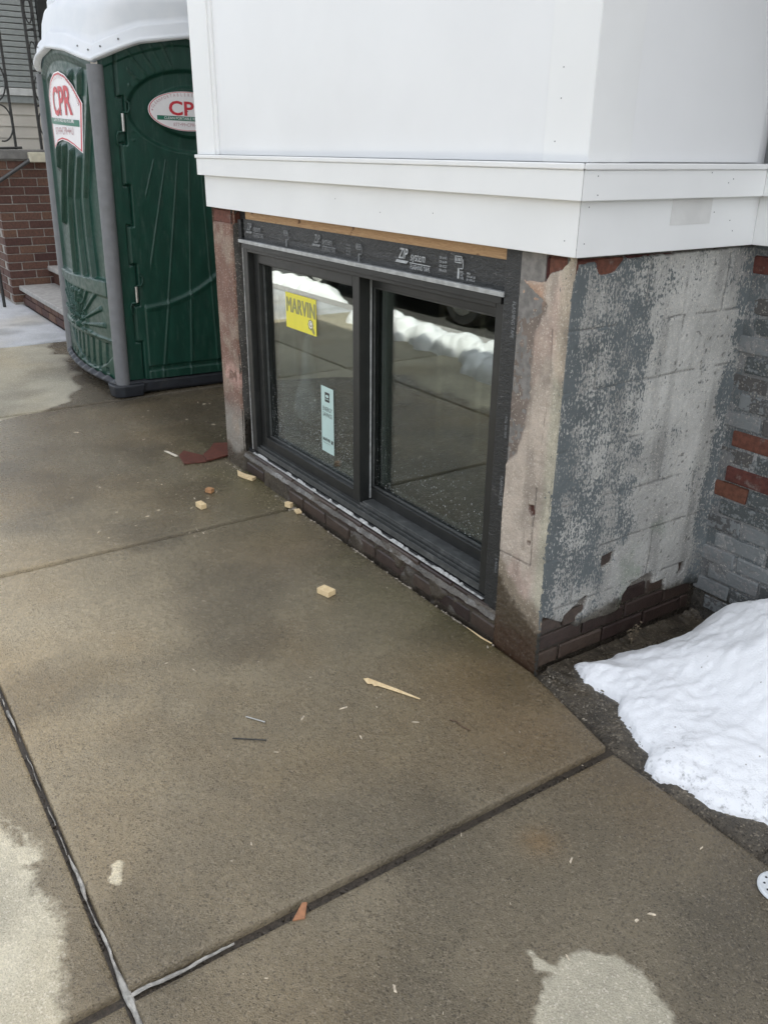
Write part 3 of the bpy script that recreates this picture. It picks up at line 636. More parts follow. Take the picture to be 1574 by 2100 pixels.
# droplets on the lower part of the panes
def drops(x0, x1, z0, hgt, y, n, seed):
    r = random.Random(seed); d = MB()
    for i in range(n):
        x = r.uniform(x0, x1); z = z0+abs(r.gauss(0, .45))*hgt; s = r.uniform(.0008, .0021)
        d.add([(x+s*math.cos(t), y, z+s*1.15*math.sin(t)) for t in (0, 1.05, 2.09, 3.14, 4.19, 5.24)]+[(x, y-s*.6, z)], [(k, (k+1) % 6, 6) for k in range(6)], 0, True)
    o = d.build('droplets', M['drop'], win); o['kind'] = 'stuff'
drops(-2.03, -1.22, ZW0+.095, .34, .0874, 1000, 1); drops(-1.16, -.40, ZW0+.105, .26, .1354, 380, 2)
# stickers
def flat(mb, pts, org, y, m):                                  # polygon on the pane, facing the street
    mb.add([(org[0]+a, y, org[1]+b) for a, b in pts], [tuple(range(len(pts)))], m)
def ftext(mb, s, org, y, size, m, bold=0, sx=1, align='CENTER', shear=0, spacing=1):
    v, f = text2d(s, size, bold, align, spacing); mb.add([(org[0]+a*sx+b*shear, y, org[1]+b) for a, b in v], f, m)
mk = MB(); yS = .0872
flat(mk, [(-1.842, .808), (-1.562, .808), (-1.562, .965), (-1.842, .965)], (0, 0), yS, 0)
for q in (-.004, -.002, 0, .002, .004): ftext(mk, 'MARVIN', (-1.702+q, .880), yS-.0006-q*.02, .095, 1, 0, .74, 'CENTER', 0, 1.06)
def petal(mb, cx, cz, r, a, m, y): flat(mb, [(r*(.25*math.cos(t)*math.cos(a)-.5*math.sin(t)*math.sin(a)), r*(.25*math.cos(t)*math.sin(a)+.5*math.sin(t)*math.cos(a))) for t in np.linspace(0, 2*PI, 9)[:-1]], (cx, cz), y, m)
for a in np.linspace(0, PI, 5)[:-1]: petal(mk, -1.612, .851, .052, a, 1, yS-.0005)
for k, rr in enumerate((.017, .012, .0075)): flat(mk, [(rr*math.cos(t), rr*math.sin(t)) for t in np.linspace(0, 2*PI, 11)[:-1]], (-1.612+.002*k, .852+.002*k), yS-.0008-k*.0003, 2 if k % 2 == 0 else 1)
petal(mk, -1.592, .829, .040, .7, 1, yS-.0006); flat(mk, [(-1.610, .84), (-1.606, .84), (-1.580, .814), (-1.584, .814)], (0, 0), yS-.0007, 1)
mk.build('yellow_sticker', [M['yellow'], M['inkgrey'], M['labelwhite']], win); win.children[-1]['label'] = 'yellow square sticker on the left pane'
mk = MB(); flat(mk, [(-1.532, .300), (-1.425, .300), (-1.425, .602), (-1.532, .602)], (0, 0), yS, 0)
flat(mk, [(-1.499, .535), (-1.459, .535), (-1.459, .578), (-1.499, .578)], (0, 0), yS-.0005, 1)
flat(mk, [(-1.495, .546), (-1.463, .546), (-1.463, .549), (-1.495, .549)], (0, 0), yS-.0008, 0)
flat(mk, [(.014*math.cos(t), .007*math.sin(t)) for t in np.linspace(0, 2*PI, 13)[:-1]], (-1.479, .561), yS-.0008, 0)
ftext(mk, 'ENERGY', (-1.4785, .492), yS-.0005, .028, 1, .005, .78); ftext(mk, 'SAVINGS', (-1.4785, .466), yS-.0005, .028, 1, .005, .72)
ftext(mk, 'MARVIN', (-1.489, .352), yS-.0005, .021, 1, .03, .86); petal(mk, -1.440, .357, .022, .4, 1, yS-.0005); petal(mk, -1.440, .357, .022, -.8, 1, yS-.0006)
ftext(mk, 'Windows and Doors', (-1.489, .340), yS-.0005, .008, 1, 0, .9)
mk.build('energy_sticker', [M['mint'], M['ink']], win); win.children[-1]['label'] = 'tall pale mint sticker reading ENERGY SAVINGS'
# print on the tapes
yT = .0262; WP = [M['print'], simple('worn_print', (.20, .21, .215), .6, .3, 90)]
def tprint(fn, *a):
    global tp
    tp = MB(); fn(*a); tp.build('tape_print', WP, house)
def zipmark(x, z, k, full=True, m=0):
    ftext(tp, 'ZIP', (x, z), yT, .052*k, m, .012, .72, 'LEFT', .25); ftext(tp, 'system', (x+.074*k, z-.002*k), yT, .046*k, m, .002, .70, 'LEFT', .18)
    flat(tp, [(-.02*k, -.016*k), (.052*k, -.016*k), (.064*k, -.006*k), (-.012*k, -.006*k)], (x, z), yT, m); flat(tp, [(.07*k, -.012*k), (.195*k, -.012*k), (.196*k, -.009*k), (.07*k, -.009*k)], (x, z), yT, m)
    if full: ftext(tp, 'FLASHING TAPE', (x+.075*k, z-.031*k), yT, .023*k, m, .002, .72, 'LEFT')
def roller(x, z, k, m=0, txt=True):
    for a in ((0, .04, .03, .033), (0, .04, .05, .053), (0, .003, .03, .053), (.037, .04, .03, .053)): flat(tp, [(a[0]*k, a[2]*k), (a[1]*k, a[2]*k), (a[1]*k, a[3]*k), (a[0]*k, a[3]*k)], (x, z), yT, m)
    for q in range(4): flat(tp, [((.005+q*.008)*k, .036*k), ((.010+q*.008)*k, .036*k), ((.010+q*.008)*k, .047*k), ((.005+q*.008)*k, .047*k)], (x, z), yT, m)
    for a in ((.044, .047, .012, .044), (.022, .047, .012, .015), (.018, .027, -.02, .014)): flat(tp, [(a[0]*k, a[2]*k), (a[1]*k, a[2]*k), (a[1]*k, a[3]*k), (a[0]*k, a[3]*k)], (x, z), yT, m)
    if txt:
        for q, s in enumerate(('ROLL', 'THE', 'TAPE')): ftext(tp, s, (x+.031*k, z-(.001+q*.010)*k), yT, .011*k, m, .001, .8, 'LEFT')
        for q, s in enumerate(('PARA', 'APLICAR USE', 'EL RODILLO')): ftext(tp, s, (x+.066*k, z-(.001+q*.010)*k), yT, .010*k, m, .001, .8, 'LEFT')
def esr(x, z, k, m=0):
    for q, s in enumerate(('ESR #1473', 'ESR #1474', 'ESR #2227', 'ESR #1373')): ftext(tp, s, (x, z-q*.014*k), yT, .012*k, m, .0, .8, 'LEFT')
tprint(zipmark, -.86, 1.212, .95); tprint(esr, -.625, 1.233, .95); tprint(roller, -.545, 1.200, .95)
tprint(zipmark, -1.46, 1.213, .88, True, 1); tprint(esr, -1.21, 1.222, .8, 1); tprint(roller, -1.14, 1.188, .9, 1, False)
tprint(zipmark, -2.085, 1.215, .85, True, 1); tprint(roller, -1.72, 1.192, .9, 1, False)
def vtext(s, x, z, size, m=0, sx=.72):                       # runs down the right jamb
    v, f = text2d(s, size, .004, 'LEFT'); tp.add([(x+b, .0112, z-a*sx) for a, b in v], f, m)
tprint(vtext, 'FLASHING TAPE', -.243, 1.150, .021, 1); tprint(vtext, 'FLASHING TAPE', -.243, .602, .020, 1); tprint(vtext, 'ROLL THE TAPE', -.240, .80, .014, 1); tprint(vtext, 'EL RODILLO', -.240, .31, .014, 1)
# --- room behind the window
rm = MB(); rm.box(-2.40, -.05, .20, 3.2, .02, 1.30); ro = rm.build('basement_room', M['room'], house)
for f in ro.data.polygons: f.flip()
ro.data.polygons[2].select = False
bmx = bmesh.new(); bmx.from_mesh(ro.data); bmesh.ops.delete(bmx, geom=[f for f in bmx.faces if abs(f.normal.y) > .9 and f.calc_center_median().y < .2-.4+.02], context='FACES_ONLY'); bmx.to_mesh(ro.data); bmx.free()
for x in (-2.05, -1.75, -1.32, -1.0, -.72, -.45): bx('stud', M['stud'], house, x, x+.045, .95+.3*random.random(), 1.15+.3*random.random(), .02, 1.3, .003)
bx('sill_plate', M['stud'], house, -2.2, -.2, .18, .30, .10, .145, .003)
fl = MB(); pr = [(0, .80), (.012, .77), (.022, .66), (.035, .55), (.055, .46), (.075, .40), (.062, .36), (.02, .325), (0, .32)]
for i, (r_, z_) in enumerate(pr[:-1]):
    for k in range(10):
        a, b = 2*PI*k/10, 2*PI*(k+1)/10; r1, z1 = pr[i+1]; wob = lambda t, z: 1+.25*math.sin(3*t+z*30)
        fl.add([(-1.86+r_*wob(a, z_)*math.cos(a), .20+r_*wob(a, z_)*math.sin(a), z_), (-1.86+r_*wob(b, z_)*math.cos(b), .20+r_*wob(b, z_)*math.sin(b), z_), (-1.86+r1*wob(b, z1)*math.cos(b), .20+r1*wob(b, z1)*math.sin(b), z1), (-1.86+r1*wob(a, z1)*math.cos(a), .20+r1*wob(a, z1)*math.sin(a), z1)], [(0, 1, 2, 3)], 0, True)
fo = fl.build('plastic_bag', M['film'], None, base=Vector((-1.86, .2, .32))); tag(fo, 'clear crumpled plastic bag hanging behind the left window pane', 'plastic bag')
# ------------------------------------------------------------------ portable toilet
pot = empty('portable_toilet', (-4.56, .45, 0), 'green plastic portable toilet with white roof and grey corner post', 'portable toilet')
PX, PY, LS, LD = -3.955, -.085, 1.23, 1.14       # near corner, side length (along -x), door width (along +y)
e_side = lambda u: 2.035+.115*np.sin(PI*np.clip(u/LS, 0, 1))
e_door = lambda u: 2.035+.18*np.sin(PI*np.clip(u/LD, 0, 1))
SP = [(-.36, 1.80), (-.37, 1.86), (-.24, 1.945), (-.1, 1.985), (.02, 1.99), (.14, 1.965), (.26, 1.905), (.385, 1.80), (.355, 1.66), (.325, 1.515), (.2, 1.555), (.08, 1.58), (-.05, 1.59), (-.2, 1.575), (-.34, 1.53), (-.35, 1.66)]
SCX = PX-.60                                     # sticker centre on the side
def side_h(u, z):
    bulge = .065*np.sin(PI*np.clip(u/LS, 0, 1))
    x = PX-u; r = np.zeros(np.shape(u))
    inner = sst(.05, .075, u)*sst(LS-.05, LS-.075, u)
    # upper field: recessed panel with flutes fanning down from the sticker
    z1 = .735+.02*np.cos(PI*u/LS)
    fld = inner*sst(z1-.004, z1+.012, z)*sst(e_side(u)-.06, e_side(u)-.10, z)
    fl_ = np.zeros(np.shape(u))
    for zs, us, ze in (((.7, 1.01, 1.25, 1.71, 2.1), (.255, .28, .275, .12, .0), .74), ((.7, .98, 1.24, 1.53, 2.1), (.415, .43, .415, .29, .16), .74), ((.7, .98, 1.24, 1.51, 2.1), (.645, .62, .575, .44, .30), .74), ((.7, 1.05, 1.5, 2.1), (.88, .845, .60, .42), 1.06), ((1.4, 1.56, 2.1), (.80, .735, .56), 1.42), ((.7, 2.1), (1.05, .80), 1.9)):
        uk = np.interp(z, zs, us); d_ = u-uk
        fl_ = np.maximum(fl_, np.clip(1-d_/.15, 0, 1)*sst(0, .008, d_)*sst(ze-.02, ze+.005, z+d_*.2))
    fl_ = fl_*sst(2.0, 1.95, z)
    off = sdpoly(x-SCX, z, SP); fl_ = fl_*sst(.012, .035, off)
    r -= fld*(.020-.034*fl_)
    # lower band, sunburst and arcs
    band = inner*sst(z1+.003, z1-.004, z)*sst(.335, .345, z-.02*np.cos(PI*u/LS)); r += band*.016
    cx, cz = .62, .40; ang = np.arctan2(z-cz, u-cx); rad = np.hypot(u-cx, (z-cz)*1.2)
    sb = inner*sst(.36, .38, z)*sst(.66, .64, z)
    r -= sb*.012*sst(.03, .04, rad); r += sb*.014*(np.abs(((ang*13/PI) % 1)-.5) < .12)*sst(.05, .08, rad)*sst(.5, .46, rad)
    r += sb*.018*((fbm(u*1.0, z, .035, 303, 2) > .56))*sst(.22, .16, np.abs(u-cx)+.4*np.abs(z-.45))
    arc = .115+.22*np.clip(np.abs(u-.50)/.50, 0, 1)**2.2
    lo = inner*(z < .335)*sst(arc, arc+.008, z); r -= lo*.020
    r += lo*.010*(np.abs(((u*9+z*1.2) % 1)-.5) < .28)
    teeth = (np.abs(((u*8) % 1)-.5) < .16)*(z > .125)*(z < .165)*inner; r -= teeth*.02
    return bulge+r
def side_pt(u, z, o=0.0):
    return PX-u, PY-side_h(u, z)-o, z
sheet('side_panel', np.linspace(.03, LS, 340), np.linspace(0, 1, 330), lambda u, v: side_pt(u, .105+v*(e_side(u)-.09)), M['green'], pot)
ZS = [.10, .36, .60, .86, 1.10, 1.34, 1.58, 1.84, 2.3]
def door_h(u, z):
    r = np.zeros(np.shape(u)); st_ = np.zeros(np.shape(u))
    for k in range(len(ZS)-1): st_ = np.where((z >= ZS[k]) & (z < ZS[k+1]), .128 if k % 2 else .165, st_)
    stz = np.zeros(np.shape(u), bool)
    for k, q in enumerate(ZS[1:-1]): stz |= (np.abs(z-q) < .007) & (u > .122) & (u < .171)
    groove = (np.abs(u-st_) < .008) | stz
    door = u > st_
    r += door*.012-.022*groove
    top = e_door(u)-.075; r += .012*(z > top)*(u > .05)
    ex, ez = .60, 1.775; q = np.hypot((u-ex)/.43, (z-ez)/.245)
    r -= door*.022*sst(1.0, .90, q)*sst(.55, .62, q)*(u > .18)
    a = (u-ex)/(2.35-z); t = np.abs(((a*11) % 1)-.5)
    rib = door*(u > .26)*(z < 1.5)*sst(1.05, 1.25, q)*sst(.07, .01, t); r += rib*.0045
    fan = door*(u > .2)*(z > 1.6)*(u < .5)*sst(1.0, 1.05, q)*(np.abs(((np.arctan2(z-1.5, u-.75)*11) % 1)-.5) < .08); r += fan*.006
    cir = np.hypot(u-.16, z-1.48)-.90; r += door*(.016*np.exp(-(cir/.014)**2)+.010*sst(0, .02, cir))*(u > .2)*(z < 1.5)
    r -= .015*(z < .19)*(z > .16)*(u > .2)
    return r
def door_pt(u, z, o=0.0): return PX+door_h(u, z)-.012+o, PY+u, z
sheet('door', np.linspace(.03, LD-.02, 260), np.linspace(0, 1, 330), lambda u, v: door_pt(u, .105+v*(e_door(u)-.09)), M['green'], pot)
MB().box(PX-LS+.01, PX-.03, PY+.02, PY+LD-.01, .06, 2.0).build('shell', M['green'], pot, .02)
sheet('back_panel', np.linspace(0, LS, 30), np.linspace(.1, 2.1, 30), lambda u, v: (PX-u, PY+LD+.05*np.sin(PI*u/LS), v), M['green'], pot)
sheet('far_panel', np.linspace(0, LD, 30), np.linspace(.1, 2.1, 30), lambda u, v: (PX-LS-.05*np.sin(PI*u/LD), PY+u, v), M['green'], pot)
for (a, b) in ((PX-.012, PY+.012), (PX-LS, PY+.012), (PX-.012, PY+LD), (PX-LS, PY+LD)):
    MB().tube([(a, b, .085), (a, b, .3), (a, b, 1.2), (a, b, 2.003)], .047, 20).build('corner_post', M['post'], pot)
# roof
def ring(ins, zf, n=160):
    a, b = LS/2+.03-ins, LD/2+.03-ins; cx, cy = PX-LS/2, PY+LD/2; out = []
    bul = .055
    for k in range(n):
        t = 2*PI*k/n; c, s = math.cos(t), math.sin(t); x = math.copysign(abs(c)**.22, c); y = math.copysign(abs(s)**.22, s)
        if abs(x) > abs(y): q = y; e = 2.035+.18*math.cos(PI/2*q); X = cx+a*x+math.copysign(.02*math.cos(PI/2*q), x); Y = cy+b*y
        else: q = x; e = 2.035+.115*math.cos(PI/2*q); X = cx+a*x; Y = cy+b*y+math.copysign(bul*math.cos(PI/2*q), y)
        out.append((X, Y, zf(e, q, t)))
    return out
rings = [(.015, lambda e, q, t: e-.035), (-.022, lambda e, q, t: e-.032), (-.026, lambda e, q, t: e-.020), (-.018, lambda e, q, t: e-.008), (-.006, lambda e, q, t: e), (.0, lambda e, q, t: e+.05), (.01, lambda e, q, t: e+.062), (.028, lambda e, q, t: e+.066)]
for ins, w_ in ((.034, .12), (.044, .40), (.060, .56), (.085, .64), (.13, .69), (.137, .78), (.15, .82), (.21, .86), (.30, .93), (.34, .97), (.44, 1.0), (.54, 1.0)):
    rings.append((ins, lambda e, q, t, w_=w_: (e+.066)*(1-w_)+w_*2.50))
rf = MB(); N_ = 160; V_ = []
for ins, zf in rings: V_ += ring(ins, zf)
F_ = [(i*N_+k, i*N_+(k+1) % N_, (i+1)*N_+(k+1) % N_, (i+1)*N_+k) for i in range(len(rings)-1) for k in range(N_)]
rf.add(V_, F_, 0, True); rf.add(V_[-N_:], [tuple(range(N_))], 0)
roofo = rf.build('roof', M['roof'], pot)
sb = MB(); rg_ = ring(-.0005, lambda e, q, t: e+.026)
for k in range(2, 160, 9): sb.tube([rg_[k], Vector(rg_[k])+(Vector(rg_[k])-Vector((PX-LS/2, PY+LD/2, rg_[k][2]))).normalized()*.006], .006, 8)
sb.build('rim_screw', M['post'], roofo); roofo.children[-1]['kind'] = 'stuff'
bx('roof_vent', M['roof'], roofo, PX-LS+.02, PX-LS+.12, PY+.08, PY+.2, 2.2, 2.46, .015)
# base
bs = MB(); bs.box(PX-LS-.02, PX+.005, PY-.01, PY+LD+.02, .012, .10)
bs.build('skid_base', M['base'], pot, .02)
def rimf(u, v):
    wv = .008*np.sin(u*2*PI*8); z = .062+v*.05+wv*(v); o = .012+.028*np.sin(PI*np.clip(v, 0, 1))+.004*np.sin(u*2*PI*8)
    return PX-u, PY-.065*np.sin(PI*u/LS)-o, z
sheet('base_rim', np.linspace(0, LS, 120), np.linspace(0, 1, 8), rimf, M['base'], pot)
bs2 = MB(); n = 14
bs2.prism([(PX-.10, PY+.14), (PX-.16, PY-.045), (PX-.06, PY-.075), (PX+.03, PY-.06), (PX+.055, PY), (PX+.05, PY+.15)], lambda u, v, w_: (PX-.03+(u-PX+.03)*(1 if w_ > .05 else .86), PY+.03+(v-PY-.03)*(1 if w_ > .05 else .86), w_), .0, .085)
bs2.build('corner_foot', M['base'], pot, .012, 3)
for zc in (1.70, .675):
    h = MB(); h.tube([(PX+.014, PY+.146, zc-.05), (PX+.014, PY+.146, zc+.05)], .0105, 12); ho = h.build('hinge', M['steel'], pot)
    q = MB()
    q.tube([(PX+.012, PY+.150, zc+.055), (PX+.014, PY+.180, zc+.055), (PX+.014, PY+.192, zc+.075), (PX+.012, PY+.192, zc+.11), (PX+.010, PY+.172, zc+.125)], .006, 8)
    q.tube([(PX+.004, PY+.142, zc-.055), (PX+.006, PY+.115, zc-.055), (PX+.006, PY+.104, zc-.075), (PX+.006, PY+.106, zc-.12), (PX+.004, PY+.12, zc-.13)], .006, 8)
    q.build('hinge_bracket', M['green'], ho)
# stickers
def mapped(mb, pts, f, fn, m): mb.add([fn(a, b) for a, b in pts], f, m)
def ringpoly(mb, poly, s0, s1, c, fn, m):
    n = len(poly); P0 = [(c[0]+(a-c[0])*s0, c[1]+(b-c[1])*s0) for a, b in poly]; P1 = [(c[0]+(a-c[0])*s1, c[1]+(b-c[1])*s1) for a, b in poly]
    mapped(mb, P0+P1, [(k, (k+1) % n, n+(k+1) % n, n+k) for k in range(n)], fn, m)
def dens(poly, k=4): return [(a[0]+(b[0]-a[0])*q/k, a[1]+(b[1]-a[1])*q/k) for a, b in zip(poly, poly[1:]+poly[:1]) for q in range(k)]
def arctext(mb, s, c, a, b, t0, t1, size, fn, m, flip=False, sx=.8):
    for k, ch in enumerate(s):
        t = t0+(t1-t0)*(k+.5)/len(s); v, f = text2d(ch, size, .008); px_, py_ = c[0]+a*math.cos(t), c[1]+b*math.sin(t)
        tx, ty = -a*math.sin(t), b*math.cos(t); l = math.hypot(tx, ty); tx, ty = tx/l, ty/l
        if not flip: tx, ty = -tx, -ty
        mapped(mb, [(px_+x*sx*tx-y*ty, py_+x*sx*ty+y*tx) for x, y in v], f, fn, m)
def stext(mb, s, c, size, fn, m, bold=0, sx=1, shear=0, spacing=1):
    v, f = text2d(s, size, bold, 'CENTER', spacing); mapped(mb, [(c[0]+a*sx, c[1]+b+shear*a) for a, b in v], f, fn, m)
SM = [M['labelwhite'], M['red'], M['labelgreen'], M['labelpink']]
sfn = lambda o: (lambda a, b: (SCX+a, PY-.065*math.sin(PI*min(max((PX-SCX-a)/LS, 0), 1))+.020-.004-o, b))
mk = MB(); P_ = dens(SP); c0 = (0, 1.765)
for s0, s1, m_ in ((1.0, .97, 0), (.97, .915, 1), (.915, .7, 0), (.7, .4, 0), (.4, .02, 0)): ringpoly(mk, P_, s0, s1, c0, sfn(.004), m_)
stext(mk, 'CPR', (0.01, 1.740), .235, sfn(.0075), 1, .020, .98); 
mapped(mk, [(-.33+.645*q/16, 1.690-.022*q/16) for q in range(17)]+[(-.33+.645*q/16, 1.728-.022*q/16) for q in range(17)], [(q, q+1, q+18, q+17) for q in range(16)], sfn(.0065), 2)
stext(mk, 'CLEAN PORTABLE RESTROOMS', (0, 1.697), .034, sfn(.0085), 0, .006, 1.0, -.034)
stext(mk, '877\u202299\u2022CPR\u20224\u2022U', (0, 1.622), .064, sfn(.0075), 3, .002, .95)
arctext(mk, 'CLEANPORTABLERESTROOMS.COM', (0.01, 1.735), .325, .215, PI*.93, PI*.07, .036, sfn(.0075), 3)
mk.build('side_sticker', SM, pot); pot.children[-1]['label'] = 'white and red shield sticker reading CPR'
dcx, dcz = .565, 1.78; dfn = lambda o: (lambda a, b: (PX+.004+o, PY+dcx+a, dcz+b))
EL = [(.255*math.cos(t), .113*math.sin(t)) for t in np.linspace(0, 2*PI, 49)[:-1]]; mk = MB()
for s0, s1, m_ in ((1.0, .98, 0), (.98, .955, 1), (.955, .5, 0), (.5, .02, 0)): ringpoly(mk, EL, s0, s1, (0, 0), dfn(.002), m_)
stext(mk, 'CPR', (0, -.022), .112, dfn(.0026), 1, .022, 1.22)
mapped(mk, [(-.2, -.054), (.2, -.054), (.2, -.029), (-.2, -.029)], [(0, 1, 2, 3)], dfn(.0028), 2)
stext(mk, 'CLEAN PORTABLE RESTROOMS', (0, -.0485), .022, dfn(.0034), 0, .004, 1.0)
stext(mk, '877\u202299\u2022CPR\u20224\u2022U', (0, -.086), .028, dfn(.0028), 3, .002, 1.0)
arctext(mk, 'CLEANPORTABLERESTROOMS.COM', (0, -.012), .225, .098, PI*.93, PI*.07, .025, dfn(.0028), 3)
for s in (-1, 1): mapped(mk, [(s*.228+.006*math.cos(t), .0+.006*math.sin(t)) for t in np.linspace(0, 2*PI, 6)[:-1]], [(0, 1, 2, 3, 4)], dfn(.0028), 3)
mk.build('door_sticker', SM, pot); pot.children[-1]['label'] = 'oval white sticker reading CPR on the door'

pot.rotation_mode = 'QUATERNION'; from mathutils import Quaternion
pot.rotation_quaternion = Quaternion((-.83, .56, 0), math.radians(1.35))      # stands a little out of plumb

# ------------------------------------------------------------------ neighbouring house with brick porch and steps
ng = empty('neighbouring_house', (-9.2, 1.2, 0), 'beige sided house with brown brick porch and stone steps behind the green toilet', 'house')
BX, BY = -8.17, .10; NC = .083
def nbrick(c, axis, l=.262): return brick(M['brick_neigh'], ng, c, l, .09, .073, axis)
for k in range(17):
    z = .02+NC*(k+.5); y = BY+(.0 if k % 2 else -.135)
    while y < 1.25:
        a, b = max(y, BY+.0), min(y+.262, 1.3)
        if b-a > .05: nbrick((BX-.045+random.uniform(-.002, .002), (a+b)/2, z), 'y', b-a)
        y += .272
    x = BX-.098-(.0 if k % 2 else .135)
    while x > -9.6:
        nbrick((x-.131, BY+.045+random.uniform(-.002, .002), z), 'x'); x -= .272
MB().box(-9.8, BX-.008, BY+.008, 1.3, -.05, 1.44).build('porch_core', simple('porch_mortar', (.30, .28, .25), .9, .2, 40, .3, 200), ng)
bx('cap_stone', M['capstone'], ng, -9.9, BX+.035, BY-.04, 1.35, 1.44, 1.535, .01)
for k in range(2):
    x = -8.16+(.13 if k else 0)
    while x < -6.3: nbrick((x+.131, .235, .04+NC*k+.0), 'x'); x += .272
for k in range(5):
    z1 = .20+k*.185; y0 = .165+k*.32
    bx('step', M['stone'], ng, BX+.004, -6.25, y0, y0+.40, z1-.05, z1, .01)
    if k: bx('riser', M['brick_neigh'], ng, BX+.004, -6.26, y0+.05, y0+.4, z1-.19, z1-.051, 0)
bx('step_core', M['mortar'], ng, BX+.004, -6.27, .245, 2.1, -.05, .148, 0)
sw = -8.75
for k in range(5):
    z0 = 1.535+k*.113; MB().prism([(sw-.01, z0), (sw+.016, z0), (sw+.004, z0+.116), (sw-.01, z0+.116)], lambda u, v, w_: (u, w_, v), .16, 2.25).build('clapboard', M['siding'], ng)
bx('wall', M['siding'], ng, -12, sw-.008, .16, 6, 1.5, 9.0, 0)
bx('wall', M['siding'], ng, sw-.007, -2.47, 2.25, 6, -.05, 10.9, 0)  # unseen wall added to close the alley and keep sun off the toilet
for k in range(22): MB().prism([(2.26, z0 := .05+k*.113), (2.234, z0), (2.246, z0+.116), (2.26, z0+.116)], lambda u, v, w_: (w_, u, v), sw+.02, -2.48).build('clapboard', M['siding'], ng)
bx('window_sill', simple('pale_sill', (.52, .53, .51), .6, .1, 10), ng, sw+.0, sw+.07, .15, .98, 2.055, 2.125, .004)
bx('window_apron', M['blind'], ng, sw+.0, sw+.05, .15, .95, 1.985, 2.053, .004)
bx('window_post', M['frame'], ng, sw, sw+.05, .86, 1.02, 2.127, 3.9, .004)
for k in range(30): bx('blind_slat', M['blind'], ng, sw+.006, sw+.03, .17, .858, 2.135+k*.054, 2.135+k*.054+.047, .006)
# wrought iron on the porch
ir = empty('iron_railing', (-8.3, .6, 1.535), 'black wrought iron railing with scrolls on the brick porch cap', 'railing')
def scroll(mb, x, y, z, ry, rz, t0, t1, r=.008): mb.tube([(x, y+ry*math.cos(t), z+rz*math.sin(t)) for t in np.linspace(t0, t1, 16)], r, 6)
b1 = MB(); b1.box(-8.262, -8.238, .352, .376, 1.536, 3.2); b1.build('bar', M['iron'], ir, .002)
for (a, z, rz) in ((.255, 1.78, .17), (.24, 2.16, .18)):
    s_ = MB(); scroll(s_, -8.25, a, z, .11, rz, -PI*.55, PI*.55); s_.build('scroll', M['iron'], ir)
for y in (.628, .715):
    b1 = MB(); b1.box(-8.315, -8.285, y-.012, y+.012, 1.536, 3.4); b1.build('bar', M['iron'], ir, .002)
for z in (1.78, 2.10, 2.42, 2.80):
    s_ = MB(); scroll(s_, -8.3, .672, z, .032, .11, 0, 2*PI, .007); s_.build('scroll', M['iron'], ir)
for z in (1.94, 2.26, 2.62): s_ = MB(); s_.tube([(-8.3, .625, z), (-8.3, .718, z+.03)], .009, 8); s_.build('cross_bar', M['iron'], ir)
s_ = MB(); s_.tube([(-8.24, .2, 1.545), (-8.24, .42, 1.552)], .012, 8); s_.build('foot_rail', M['iron'], ir)
hr = empty('handrail', (-8.1, .3, 1.3), 'dark pipe handrail sloping up beside the brick porch wall', 'handrail')
s_ = MB(); s_.tube([(-8.09, -.05, 1.135), (-8.09, .47, 1.45)], .019, 10); s_.build('pipe', simple('painted_pipe', (.06, .06, .058), .45, .1, 30), hr)
bx('wall_bracket', simple('yellowed_bracket', (.50, .47, .36), .7, .1, 20), hr, -8.165, -8.06, .44, .60, 1.415, 1.51, .01)
bx('wall_bracket', M['iron'], hr, -8.12, -8.08, -.03, .0, .9, 1.16, .004); s_ = MB(); s_.tube([(-8.09, -.02, .0), (-8.09, -.02, 1.15)], .016, 8); s_.build('upright', M['iron'], hr)

# ------------------------------------------------------------------ snow
def snowheap(name, poly, H, rise, seed, step, label, group=None, dirtf=None, zb=-.03, pw=.62):
    P_ = np.array(poly); x0, y0 = P_.min(0)-.03; x1, y1 = P_.max(0)+.03
    X, Y = np.meshgrid(np.arange(x0, x1, step), np.arange(y0, y1, step), indexing='ij')
    d = -sdpoly(X, Y, poly)+(fbm(X, Y, .10, seed, 5)-.5)*.05
    h = np.clip(d/rise, 0, 1)**pw*H(X, Y)*(.75+.5*fbm(X, Y, .35, seed+2))+(fbm(X, Y, .07, seed+4)-.5)*.006*np.clip(d/.08, 0, 1)+(fbm(X, Y, .022, seed+6, 4)-.5)*.014*np.clip(d/.03, 0, 1)
    if step > .01: h = h+.26*np.abs(2*fbm(X, Y, .26, seed+8, 4)-1)**.8*np.clip(d/.14, 0, 1)+.05*(1-np.abs(2*vn(X, Y, .07, seed+3)-1))*np.clip(d/.1, 0, 1)
    Z = np.where(d > 0, .004+h, zb-.02); nx, ny = X.shape
    i = np.arange(nx-1)[:, None]*ny+np.arange(ny-1)[None, :]; F = np.stack([i, i+ny, i+ny+1, i+1], -1).reshape(-1, 4)
    keep = (d.reshape(-1)[F] > -.012).any(1); F = F[keep]
    used, inv = np.unique(F, return_inverse=True); F = inv.reshape(-1, 4)
    co = np.stack([X, Y, Z], -1).reshape(-1, 3)[used]; dirt = np.clip(1-d/(.16), 0, 1).reshape(-1)[used]
    if dirtf is not None: dirt = dirt*dirtf(X, Y).reshape(-1)[used]
    o = rawmesh(name, co, F, M['snow'], None, {'dirt': dirt}); return tag(o, label, 'snow', group)
